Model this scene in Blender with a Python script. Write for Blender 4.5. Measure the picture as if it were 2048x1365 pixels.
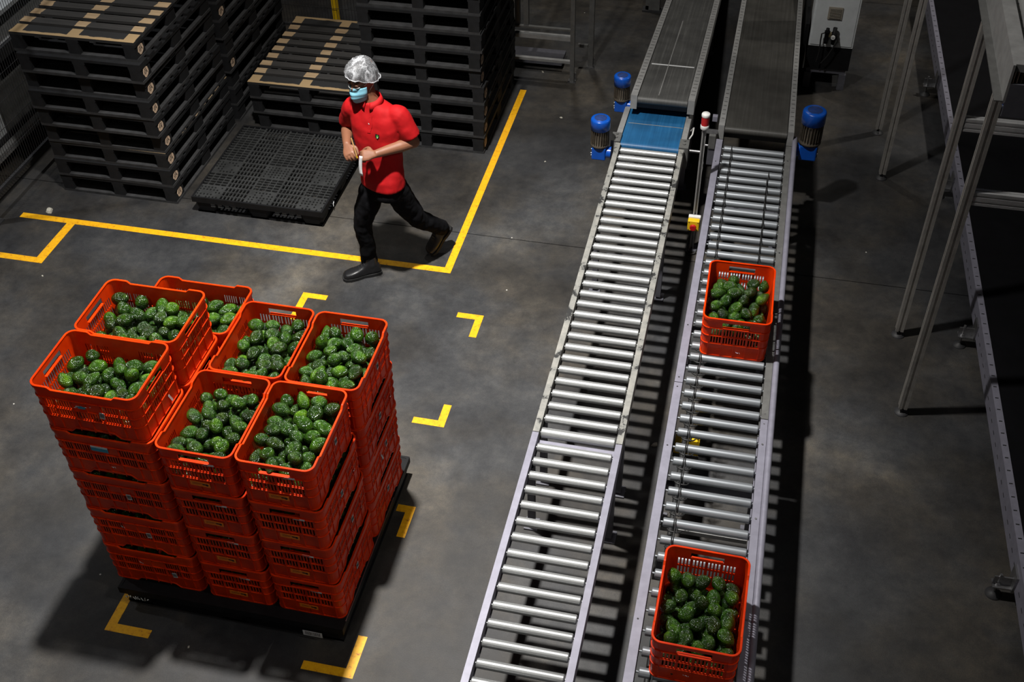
import bpy, math, random
from mathutils import Vector, Matrix
R = random.Random(7)
PI = math.pi
scn = bpy.context.scene
COL = scn.collection
for o in list(bpy.data.objects): bpy.data.objects.remove(o)

# ---------------------------------------------------------------- camera, world, lamps, exposure
H = 5.4
pitch, yaw, roll = 0.74504869, -0.23853575, 0.0238334
cy_, sy_ = math.cos(yaw), math.sin(yaw)
fw0 = Vector((sy_, cy_, 0)); rt0 = Vector((cy_, -sy_, 0)); up0 = Vector((0, 0, 1))
fw = fw0*math.cos(pitch) - up0*math.sin(pitch)
dn = fw.cross(rt0)
rt = rt0*math.cos(roll) + dn*math.sin(roll)
dn2 = -rt0*math.sin(roll) + dn*math.cos(roll)
cam_d = bpy.data.cameras.new('camera'); cam = bpy.data.objects.new('camera', cam_d); COL.objects.link(cam)
M = Matrix((rt, -dn2, -fw)).transposed().to_4x4(); M.translation = Vector((0, 0, H)); cam.matrix_world = M
cam_d.sensor_width = 36; cam_d.lens = 40.353; cam_d.clip_start = 0.05; cam_d.clip_end = 100
scn.camera = cam
scn.view_settings.view_transform = 'Standard'; scn.view_settings.look = 'None'
scn.view_settings.gamma = 1; scn.view_settings.exposure = 0.0
try: scn.view_settings.use_curve_mapping = False
except Exception: pass
W = bpy.data.worlds.new('world'); scn.world = W; W.use_nodes = True
W.node_tree.nodes['Background'].inputs[0].default_value = (0.55, 0.6, 0.7, 1)
W.node_tree.nodes['Background'].inputs[1].default_value = 0.006

def spot(name, loc, target, power, size, blend, radius, color):
    d = bpy.data.lights.new(name, 'SPOT'); d.energy = power; d.spot_size = math.radians(size)
    d.spot_blend = blend; d.shadow_soft_size = radius; d.color = color
    o = bpy.data.objects.new(name, d); o.location = loc
    o.rotation_euler = (Vector(target) - Vector(loc)).to_track_quat('-Z', 'Y').to_euler()
    COL.objects.link(o); return o
spot('main_high_bay_lamp', (-2.15, 4.7, 7.2), (-2.15, 5.1, 0), 3700, 64, 1.0, 0.14, (1.0, 0.97, 0.93))
spot('main_high_bay_lamp_spill', (-2.15, 4.7, 7.2), (-1.2, 5.6, 0), 800, 118, 0.8, 0.14, (1.0, 0.97, 0.93))
spot('back_high_bay_lamp', (4.6, 10.9, 7.2), (3.3, 9.8, 0), 800, 80, 1.0, 0.16, (1.0, 0.94, 0.86))
spot('crate_side_fill_spot', (3.4, 2.2, 7.2), (-1.9, 3.7, 0.6), 420, 44, 1.0, 0.3, (1.0, 0.96, 0.92))  # added spot, cone narrowed to brighten the crates' right sides, not the aisle
spot('left_high_bay_lamp', (-8.4, 4.9, 7.2), (-7.4, 5.6, 0), 900, 80, 1.0, 0.16, (0.95, 0.97, 1.0))
spot('crate_front_fill_spot', (-2.15, -1.6, 7.2), (-2.3, 1.8, 0), 210, 84, 1.0, 0.3, (1.0, 0.96, 0.9))  # added weak fill for the front faces of the crates
spot('far_high_bay_lamp', (-2.15, 11.2, 7.2), (-1.9, 10.9, 0), 420, 84, 1.0, 0.16, (1.0, 0.96, 0.9))

# ---------------------------------------------------------------- materials
MATS = {}
def nt(name):
    m = bpy.data.materials.new(name); m.use_nodes = True
    t = m.node_tree; b = t.nodes['Principled BSDF']; MATS[name] = m
    return m, t, b
def N(t, typ, **kw):
    n = t.nodes.new(typ)
    for k, v in kw.items():
        if k.startswith('i_'):
            n.inputs[k[2:].replace('_', ' ')].default_value = v
        else: setattr(n, k, v)
    return n
def ramp(t, stops, interp='LINEAR'):
    n = t.nodes.new('ShaderNodeValToRGB'); cr = n.color_ramp; cr.interpolation = interp
    while len(cr.elements) < len(stops): cr.elements.new(0.5)
    for e, (p, c) in zip(cr.elements, stops):
        e.position = p; e.color = (*c, 1) if len(c) == 3 else c
    return n
def mixc(t, fac, a, b, blend='MIX'):
    n = t.nodes.new('ShaderNodeMix'); n.data_type = 'RGBA'; n.blend_type = blend
    for sock, v in ((n.inputs[0], fac), (n.inputs[6], a), (n.inputs[7], b)):
        if hasattr(v, 'outputs') or hasattr(v, 'is_output'):
            t.links.new(v if hasattr(v, 'is_output') else v.outputs[0], sock)
        else: sock.default_value = v if not isinstance(v, tuple) else ((*v, 1) if len(v) == 3 else v)
    return n.outputs[2]
def simple(name, col, rough=0.5, metal=0.0, noise=0.0, scale=30, bump=0.0, spec=0.5, coord='Object', rvar=0.0):
    m, t, b = nt(name)
    tc = N(t, 'ShaderNodeTexCoord')
    no = N(t, 'ShaderNodeTexNoise', i_Scale=scale, i_Detail=5.0, i_Roughness=0.6)
    t.links.new(tc.outputs[coord], no.inputs['Vector'])
    r = ramp(t, [(0.25, tuple(c*(1-noise) for c in col)), (0.75, tuple(min(1, c*(1+noise)) for c in col))])
    t.links.new(no.outputs[0], r.inputs[0]); t.links.new(r.outputs[0], b.inputs['Base Color'])
    b.inputs['Roughness'].default_value = rough; b.inputs['Metallic'].default_value = metal
    b.inputs['Specular IOR Level'].default_value = spec
    if rvar:
        mr = N(t, 'ShaderNodeMapRange'); mr.inputs[3].default_value = rough-rvar; mr.inputs[4].default_value = rough+rvar
        t.links.new(no.outputs[0], mr.inputs[0]); t.links.new(mr.outputs[0], b.inputs['Roughness'])
    if bump:
        bp = N(t, 'ShaderNodeBump', i_Strength=bump, i_Distance=0.003)
        t.links.new(no.outputs[0], bp.inputs['Height']); t.links.new(bp.outputs[0], b.inputs['Normal'])
    return m

# concrete
m, t, b = nt('concrete')
tc = N(t, 'ShaderNodeTexCoord')
n1 = N(t, 'ShaderNodeTexNoise', i_Scale=0.55, i_Detail=6.0, i_Roughness=0.62, i_Distortion=0.4)
n2 = N(t, 'ShaderNodeTexNoise', i_Scale=1.7, i_Detail=9.0, i_Roughness=0.72, i_Distortion=0.15)
n3 = N(t, 'ShaderNodeTexNoise', i_Scale=160.0, i_Detail=3.0, i_Roughness=0.7)
n4 = N(t, 'ShaderNodeTexNoise', i_Scale=0.9, i_Detail=4.0, i_Roughness=0.6)
for n in (n1, n2, n3, n4): t.links.new(tc.outputs['Object'], n.inputs['Vector'])
r1 = ramp(t, [(0.34, (0.014, 0.0138, 0.0138)), (0.52, (0.032, 0.031, 0.029)), (0.66, (0.070, 0.067, 0.060))])
t.links.new(n1.outputs[0], r1.inputs[0])
r2 = ramp(t, [(0.36, (0.60, 0.60, 0.62)), (0.5, (0.97, 0.97, 0.97)), (0.64, (1.42, 1.38, 1.30))])
t.links.new(n2.outputs[0], r2.inputs[0])
c1 = mixc(t, 1.0, r1, r2, 'MULTIPLY')
r3 = ramp(t, [(0.35, (0.72, 0.72, 0.72)), (0.68, (1.3, 1.3, 1.3))]); t.links.new(n3.outputs[0], r3.inputs[0])
n5 = N(t, 'ShaderNodeTexNoise', i_Scale=11.0, i_Detail=9.0, i_Roughness=0.75); t.links.new(tc.outputs['Object'], n5.inputs['Vector'])
r5 = ramp(t, [(0.36, (0.74, 0.74, 0.76)), (0.5, (1, 1, 1)), (0.66, (1.30, 1.26, 1.20))]); t.links.new(n5.outputs[0], r5.inputs[0])
c1 = mixc(t, 1.0, c1, r5, 'MULTIPLY')
r6 = ramp(t, [(0.42, (0.90, 0.96, 1.10)), (0.58, (1.10, 1.0, 0.88))]); t.links.new(n4.outputs[0], r6.inputs[0])
c1 = mixc(t, 1.0, c1, r6, 'MULTIPLY')
c2 = mixc(t, 0.8, c1, r3, 'MULTIPLY')
vo = N(t, 'ShaderNodeTexVoronoi', i_Scale=3.3); t.links.new(tc.outputs['Object'], vo.inputs['Vector'])
rv = ramp(t, [(0.0, (1, 1, 1)), (0.016, (1, 1, 1)), (0.02, (0, 0, 0))]); t.links.new(vo.outputs[0], rv.inputs[0])
c3 = mixc(t, rv, c2, (0.55, 0.53, 0.48))
t.links.new(c3, b.inputs['Base Color'])
rr = N(t, 'ShaderNodeMapRange'); rr.inputs[3].default_value = 0.42; rr.inputs[4].default_value = 0.78
t.links.new(n2.outputs[0], rr.inputs[0]); t.links.new(rr.outputs[0], b.inputs['Roughness'])
bp_ = N(t, 'ShaderNodeBump', i_Strength=0.25, i_Distance=0.002); t.links.new(n3.outputs[0], bp_.inputs['Height'])
t.links.new(bp_.outputs[0], b.inputs['Normal'])

# yellow floor tape, worn
m, t, b = nt('yellow_tape')
tc = N(t, 'ShaderNodeTexCoord'); n1 = N(t, 'ShaderNodeTexNoise', i_Scale=26.0, i_Detail=8.0, i_Roughness=0.75)
t.links.new(tc.outputs['Object'], n1.inputs['Vector'])
r1 = ramp(t, [(0.0, (0.16, 0.06, 0.012)), (0.35, (0.42, 0.14, 0.008)), (0.43, (0.76, 0.36, 0.004)), (0.7, (0.92, 0.50, 0.004))])
t.links.new(n1.outputs[0], r1.inputs[0]); t.links.new(r1.outputs[0], b.inputs['Base Color']); b.inputs['Roughness'].default_value = 0.5

# orange crate plastic
m, t, b = nt('orange_plastic')
tc = N(t, 'ShaderNodeTexCoord'); n1 = N(t, 'ShaderNodeTexNoise', i_Scale=9.0, i_Detail=6.0, i_Roughness=0.65)
t.links.new(tc.outputs['Object'], n1.inputs['Vector'])
oi = N(t, 'ShaderNodeObjectInfo')
r1 = ramp(t, [(0.3, (0.62, 0.027, 0.0006)), (0.7, (0.86, 0.056, 0.001))]); t.links.new(n1.outputs[0], r1.inputs[0])
r0 = ramp(t, [(0.0, (0.85, 0.75, 0.80)), (1.0, (1.0, 1.0, 1.0))]); t.links.new(oi.outputs['Random'], r0.inputs[0])
c = mixc(t, 1.0, r1, r0, 'MULTIPLY'); t.links.new(c, b.inputs['Base Color'])
b.inputs['Roughness'].default_value = 0.34; b.inputs['Specular IOR Level'].default_value = 0.3
tr = N(t, 'ShaderNodeBsdfTranslucent'); tr.inputs[0].default_value = (0.95, 0.075, 0.002, 1)
mx = N(t, 'ShaderNodeMixShader'); mx.inputs[0].default_value = 0.12
t.links.new(b.outputs[0], mx.inputs[1]); t.links.new(tr.outputs[0], mx.inputs[2])
t.links.new(mx.outputs[0], t.nodes['Material Output'].inputs[0])

# avocado skin
m, t, b = nt('avocado_skin')
tc = N(t, 'ShaderNodeTexCoord'); oi = N(t, 'ShaderNodeObjectInfo')
mp = N(t, 'ShaderNodeVectorMath', operation='ADD'); t.links.new(tc.outputs['Object'], mp.inputs[0]); t.links.new(oi.outputs['Random'], mp.inputs[1])
n1 = N(t, 'ShaderNodeTexNoise', i_Scale=26.0, i_Detail=5.0, i_Roughness=0.6); t.links.new(mp.outputs[0], n1.inputs['Vector'])
v1 = N(t, 'ShaderNodeTexVoronoi', i_Scale=210.0); t.links.new(mp.outputs[0], v1.inputs['Vector'])
r1 = ramp(t, [(0.28, (0.004, 0.012, 0.002)), (0.5, (0.014, 0.040, 0.004)), (0.76, (0.050, 0.11, 0.008))]); t.links.new(n1.outputs[0], r1.inputs[0])
r2 = ramp(t, [(0.0, (0.55, 0.52, 0.38)), (0.4, (0.8, 0.95, 0.7)), (0.8, (1.3, 1.5, 0.8)), (1.0, (2.4, 2.3, 0.9))]); t.links.new(oi.outputs['Random'], r2.inputs[0])
c = mixc(t, 1.0, r1, r2, 'MULTIPLY')
n2 = N(t, 'ShaderNodeTexNoise', i_Scale=18.0, i_Detail=3.0); t.links.new(mp.outputs[0], n2.inputs['Vector'])
r3 = ramp(t, [(0.74, (0, 0, 0)), (0.80, (1, 1, 1))]); t.links.new(n2.outputs[0], r3.inputs[0])
f = N(t, 'ShaderNodeMath', operation='MULTIPLY'); t.links.new(r3.outputs[0], f.inputs[0]); f.inputs[1].default_value = 0.6
c = mixc(t, f, c, (0.20, 0.13, 0.07)); t.links.new(c, b.inputs['Base Color'])
b.inputs['Roughness'].default_value = 0.20; b.inputs['Specular IOR Level'].default_value = 0.6
bb = N(t, 'ShaderNodeBump', i_Strength=1.0, i_Distance=0.004); t.links.new(v1.outputs[0], bb.inputs['Height']); t.links.new(bb.outputs[0], b.inputs['Normal'])
simple('stem_brown', (0.16, 0.11, 0.06), 0.8)

# galvanised rollers
def metal(name, col, rough, streak=(1, 60, 60), dirt=0.35, rv=0.1, metal=1.0, bump=0.0):
    m, t, b = nt(name)
    tc = N(t, 'ShaderNodeTexCoord'); mp = N(t, 'ShaderNodeMapping'); mp.inputs['Scale'].default_value = streak
    oi = N(t, 'ShaderNodeObjectInfo')
    ad = N(t, 'ShaderNodeVectorMath', operation='ADD'); t.links.new(tc.outputs['Object'], ad.inputs[0]); t.links.new(oi.outputs['Random'], ad.inputs[1])
    t.links.new(ad.outputs[0], mp.inputs[0])
    n1 = N(t, 'ShaderNodeTexNoise', i_Scale=4.0, i_Detail=7.0, i_Roughness=0.65); t.links.new(mp.outputs[0], n1.inputs['Vector'])
    r1 = ramp(t, [(0.3, tuple(c*(1-dirt) for c in col)), (0.62, col)]); t.links.new(n1.outputs[0], r1.inputs[0])
    t.links.new(r1.outputs[0], b.inputs['Base Color'])
    mr = N(t, 'ShaderNodeMapRange'); mr.inputs[3].default_value = rough+rv; mr.inputs[4].default_value = rough-rv
    t.links.new(n1.outputs[0], mr.inputs[0]); t.links.new(mr.outputs[0], b.inputs['Roughness'])
    b.inputs['Metallic'].default_value = metal
    if bump:
        bb = N(t, 'ShaderNodeBump', i_Strength=bump, i_Distance=0.002); t.links.new(n1.outputs[0], bb.inputs['Height']); t.links.new(bb.outputs[0], b.inputs['Normal'])
    return m
metal('roller_steel', (0.41, 0.42, 0.42), 0.36, (1.5, 25, 25), 0.22, 0.08, metal=0.55)
metal('roller_steel_dull', (0.36, 0.385, 0.41), 0.34, (2, 25, 25), 0.28, 0.08, metal=0.6)
metal('steel', (0.42, 0.42, 0.43), 0.42, (6, 6, 6), 0.4)
metal('bright_aluminium', (0.62, 0.62, 0.62), 0.38, (3, 3, 3), 0.2, metal=0.5)
metal('aluminium', (0.42, 0.40, 0.37), 0.45, (3, 3, 3), 0.3, metal=0.4)
simple('lavender_paint', (0.25, 0.245, 0.30), 0.45, 0.25, 0.14, 18)
simple('grey_paint', (0.13, 0.13, 0.125), 0.5, 0.2, 0.25, 14)
simple('light_grey_paint', (0.27, 0.27, 0.265), 0.5, 0.1, 0.2, 14)
simple('dark_grey', (0.03, 0.03, 0.032), 0.6, 0.0, 0.3, 20)
simple('machine_grey', (0.12, 0.12, 0.14), 0.5, 0.3, 0.2, 12)
simple('soft_black', (0.005, 0.005, 0.006), 0.9, 0, 0.2, 8, spec=0.1)
simple('black_rubber', (0.012, 0.012, 0.012), 0.55, 0, 0.3, 20)
simple('black_plastic', (0.007, 0.0072, 0.008), 0.55, 0, 0.4, 14, spec=0.2)
simple('plastic_pallet_top', (0.026, 0.027, 0.027), 0.55, 0, 0.45, 9, spec=0.4)
simple('motor_bronze', (0.13, 0.11, 0.085), 0.45, 0.5, 0.4, 40)
simple('blue_paint', (0.004, 0.075, 0.42), 0.28, 0, 0.1, 20)
simple('white_paint', (0.62, 0.65, 0.66), 0.45, 0, 0.08, 12)
simple('white_plastic', (0.70, 0.70, 0.68), 0.4, 0, 0.08, 30)
simple('label_white', (0.62, 0.63, 0.64), 0.5, 0, 0.1, 60)
simple('label_black', (0.01, 0.01, 0.01), 0.5)
simple('label_orange', (0.85, 0.20, 0.008), 0.5, 0, 0.2, 40)
simple('label_blue', (0.03, 0.27, 0.42), 0.5, 0, 0.15, 40)
simple('yellow_paint', (0.80, 0.50, 0.01), 0.4, 0, 0.1, 20)
simple('red_plastic', (0.45, 0.01, 0.012), 0.35, 0, 0.1, 20)
simple('beige_vent', (0.30, 0.27, 0.22), 0.6, 0, 0.1, 20)
simple('brass', (0.5, 0.42, 0.25), 0.35, 0.9)
simple('shirt_red', (0.36, 0.003, 0.005), 0.75, 0, 0.12, 14, 0.15, 0.25)
simple('trouser_black', (0.004, 0.004, 0.005), 0.9, 0, 0.3, 20, 0.2, 0.1)
simple('shoe_black', (0.010, 0.010, 0.011), 0.38, 0, 0.2, 30, spec=0.5)
simple('sole_black', (0.006, 0.006, 0.006), 0.7)
simple('skin', (0.21, 0.088, 0.047), 0.5, 0, 0.10, 18, 0.05)
simple('hair_black', (0.006, 0.005, 0.005), 0.6)
simple('mask_blue', (0.22, 0.52, 0.66), 0.7, 0, 0.08, 25, 0.1)
simple('logo_green', (0.10, 0.38, 0.03), 0.6)
simple('pencil_wood', (0.75, 0.42, 0.16), 0.5)
simple('paper_white', (0.7, 0.7, 0.7), 0.7, 0, 0.05)
simple('bare_wood', (0.40, 0.27, 0.15), 0.8, 0, 0.35, 30)
simple('stamp_wood', (0.60, 0.44, 0.31), 0.8, 0, 0.45, 70)
simple('debris', (0.45, 0.43, 0.36), 0.8, 0, 0.2, 60)

# worn belts (stripes run along Y)
def belt_mat(name, a, b_, c_):
    m, t, b = nt(name)
    tc = N(t, 'ShaderNodeTexCoord'); mp = N(t, 'ShaderNodeMapping'); mp.inputs['Scale'].default_value = (40, 0.5, 1)
    t.links.new(tc.outputs['Object'], mp.inputs[0])
    n1 = N(t, 'ShaderNodeTexNoise', i_Scale=1.6, i_Detail=7.0, i_Roughness=0.7); t.links.new(mp.outputs[0], n1.inputs['Vector'])
    n2 = N(t, 'ShaderNodeTexNoise', i_Scale=5.0, i_Detail=5.0); t.links.new(tc.outputs['Object'], n2.inputs['Vector'])
    r1 = ramp(t, [(0.3, a), (0.55, b_), (0.75, c_)]); t.links.new(n1.outputs[0], r1.inputs[0])
    r2 = ramp(t, [(0.3, (0.75, 0.75, 0.75)), (0.7, (1.15, 1.15, 1.15))]); t.links.new(n2.outputs[0], r2.inputs[0])
    c = mixc(t, 1.0, r1, r2, 'MULTIPLY'); t.links.new(c, b.inputs['Base Color']); b.inputs['Roughness'].default_value = 0.5
belt_mat('grey_belt', (0.050, 0.050, 0.049), (0.075, 0.075, 0.072), (0.15, 0.15, 0.145))
belt_mat('dark_belt', (0.036, 0.034, 0.030), (0.052, 0.050, 0.045), (0.07, 0.068, 0.062))
belt_mat('blue_belt', (0.006, 0.07, 0.18), (0.010, 0.10, 0.24), (0.03, 0.15, 0.30))

# black painted pallet board with bare strips where other pallets rub
m, t, b = nt('deck_board')
tc = N(t, 'ShaderNodeTexCoord'); oi = N(t, 'ShaderNodeObjectInfo')
sx = N(t, 'ShaderNodeSeparateXYZ'); t.links.new(tc.outputs['Object'], sx.inputs[0])
wob = N(t, 'ShaderNodeTexNoise', i_Scale=9.0, i_Detail=4.0)
ad = N(t, 'ShaderNodeVectorMath', operation='ADD'); t.links.new(tc.outputs['Object'], ad.inputs[0]); t.links.new(oi.outputs['Location'], ad.inputs[1])
t.links.new(ad.outputs[0], wob.inputs['Vector'])
wr = N(t, 'ShaderNodeMapRange'); wr.inputs[3].default_value = -0.035; wr.inputs[4].default_value = 0.035; t.links.new(wob.outputs[0], wr.inputs[0])
xx = N(t, 'ShaderNodeMath', operation='ADD'); t.links.new(sx.outputs[0], xx.inputs[0]); t.links.new(wr.outputs[0], xx.inputs[1])
tot = None
for cx in (-0.45, 0.0, 0.45):
    d = N(t, 'ShaderNodeMath', operation='SUBTRACT'); t.links.new(xx.outputs[0], d.inputs[0]); d.inputs[1].default_value = cx
    a = N(t, 'ShaderNodeMath', operation='ABSOLUTE'); t.links.new(d.outputs[0], a.inputs[0])
    l = N(t, 'ShaderNodeMath', operation='LESS_THAN'); t.links.new(a.outputs[0], l.inputs[0]); l.inputs[1].default_value = 0.05
    if tot is None: tot = l
    else:
        s = N(t, 'ShaderNodeMath', operation='MAXIMUM'); t.links.new(tot.outputs[0], s.inputs[0]); t.links.new(l.outputs[0], s.inputs[1]); tot = s
mp = N(t, 'ShaderNodeMapping'); mp.inputs['Scale'].default_value = (2, 40, 40); t.links.new(ad.outputs[0], mp.inputs[0])
g = N(t, 'ShaderNodeTexNoise', i_Scale=2.0, i_Detail=6.0, i_Roughness=0.7); t.links.new(mp.outputs[0], g.inputs['Vector'])
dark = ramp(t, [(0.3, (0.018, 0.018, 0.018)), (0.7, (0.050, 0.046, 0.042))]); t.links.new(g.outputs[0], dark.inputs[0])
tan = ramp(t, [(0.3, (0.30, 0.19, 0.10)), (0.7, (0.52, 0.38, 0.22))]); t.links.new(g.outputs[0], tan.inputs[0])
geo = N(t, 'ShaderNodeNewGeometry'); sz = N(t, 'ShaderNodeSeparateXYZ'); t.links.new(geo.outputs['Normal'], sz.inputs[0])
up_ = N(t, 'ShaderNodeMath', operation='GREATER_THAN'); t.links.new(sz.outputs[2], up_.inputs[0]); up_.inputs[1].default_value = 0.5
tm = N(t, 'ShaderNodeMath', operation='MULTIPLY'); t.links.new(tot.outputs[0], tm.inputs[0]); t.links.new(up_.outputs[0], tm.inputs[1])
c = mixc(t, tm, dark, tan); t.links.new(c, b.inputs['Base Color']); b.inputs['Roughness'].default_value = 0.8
m, t, b = nt('edge_board')     # outer deck board, its long edge rubbed bare
tc = N(t, 'ShaderNodeTexCoord'); n1 = N(t, 'ShaderNodeTexNoise', i_Scale=7.0, i_Detail=5.0); t.links.new(tc.outputs['Object'], n1.inputs['Vector'])
sx = N(t, 'ShaderNodeSeparateXYZ'); t.links.new(tc.outputs['Object'], sx.inputs[0])
ab = N(t, 'ShaderNodeMath', operation='ABSOLUTE'); t.links.new(sx.outputs[1], ab.inputs[0])
wr = N(t, 'ShaderNodeMapRange'); wr.inputs[3].default_value = -0.03; wr.inputs[4].default_value = 0.03; t.links.new(n1.outputs[0], wr.inputs[0])
s = N(t, 'ShaderNodeMath', operation='ADD'); t.links.new(ab.outputs[0], s.inputs[0]); t.links.new(wr.outputs[0], s.inputs[1])
gt = N(t, 'ShaderNodeMath', operation='GREATER_THAN'); t.links.new(s.outputs[0], gt.inputs[0]); gt.inputs[1].default_value = 0.565
axx = None
for cx in (-0.45, 0.0, 0.45):
    d = N(t, 'ShaderNodeMath', operation='SUBTRACT'); t.links.new(sx.outputs[0], d.inputs[0]); d.inputs[1].default_value = cx
    a = N(t, 'ShaderNodeMath', operation='ABSOLUTE'); t.links.new(d.outputs[0], a.inputs[0])
    l = N(t, 'ShaderNodeMath', operation='LESS_THAN'); t.links.new(a.outputs[0], l.inputs[0]); l.inputs[1].default_value = 0.045
    s2 = N(t, 'ShaderNodeMath', operation='MAXIMUM'); t.links.new((axx or gt).outputs[0], s2.inputs[0]); t.links.new(l.outputs[0], s2.inputs[1]); axx = s2
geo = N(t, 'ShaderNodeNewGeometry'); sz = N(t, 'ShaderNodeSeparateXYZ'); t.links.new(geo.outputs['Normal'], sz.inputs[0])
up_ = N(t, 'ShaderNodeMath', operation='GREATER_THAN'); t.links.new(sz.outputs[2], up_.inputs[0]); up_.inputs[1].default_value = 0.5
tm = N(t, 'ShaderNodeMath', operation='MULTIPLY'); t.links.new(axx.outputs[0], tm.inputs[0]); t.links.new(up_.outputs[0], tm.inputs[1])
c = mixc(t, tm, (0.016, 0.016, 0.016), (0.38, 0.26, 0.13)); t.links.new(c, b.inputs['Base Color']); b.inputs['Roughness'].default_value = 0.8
simple('lit_black_wood', (0.030, 0.030, 0.031), 0.8, 0, 0.5, 14, 0.2, 0.35)  # bottom boards: black wood lightened to paint in light caught on their tops
simple('black_wood', (0.0075, 0.0078, 0.0088), 0.75, 0, 0.45, 16, 0.2, 0.35)

# chipped cream paint on dark metal
m, t, b = nt('chipped_paint')
tc = N(t, 'ShaderNodeTexCoord'); n1 = N(t, 'ShaderNodeTexNoise', i_Scale=9.0, i_Detail=8.0, i_Roughness=0.7); t.links.new(tc.outputs['Object'], n1.inputs['Vector'])
r1 = ramp(t, [(0.43, (0.025, 0.025, 0.025)), (0.46, (0.20, 0.20, 0.185)), (0.7, (0.32, 0.31, 0.28))]); t.links.new(n1.outputs[0], r1.inputs[0])
t.links.new(r1.outputs[0], b.inputs['Base Color']); b.inputs['Roughness'].default_value = 0.5
# wire / hairnet
m, t, b = nt('hairnet_fibre')
tc = N(t, 'ShaderNodeTexCoord'); v = N(t, 'ShaderNodeTexVoronoi', i_Scale=150.0); v.feature = 'DISTANCE_TO_EDGE'; t.links.new(tc.outputs['Object'], v.inputs['Vector'])
n1 = N(t, 'ShaderNodeTexNoise', i_Scale=16.0, i_Detail=5.0, i_Distortion=1.6); t.links.new(tc.outputs['Object'], n1.inputs['Vector'])
r1 = ramp(t, [(0.0, (0.50, 0.50, 0.50)), (0.07, (0.06, 0.06, 0.06))]); t.links.new(v.outputs['Distance'], r1.inputs[0])
r2 = ramp(t, [(0.46, (0.0, 0.0, 0.0)), (0.70, (0.45, 0.45, 0.45))]); t.links.new(n1.outputs[0], r2.inputs[0])
c = mixc(t, 1.0, r1, r2, 'ADD')
b.inputs['Base Color'].default_value = (0.80, 0.82, 0.86, 1); b.inputs['Roughness'].default_value = 0.45
trn = N(t, 'ShaderNodeBsdfTransparent'); mx = N(t, 'ShaderNodeMixShader')
t.links.new(c, mx.inputs[0]); t.links.new(trn.outputs[0], mx.inputs[1]); t.links.new(b.outputs[0], mx.inputs[2]); t.links.new(mx.outputs[0], t.nodes['Material Output'].inputs[0])

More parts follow.
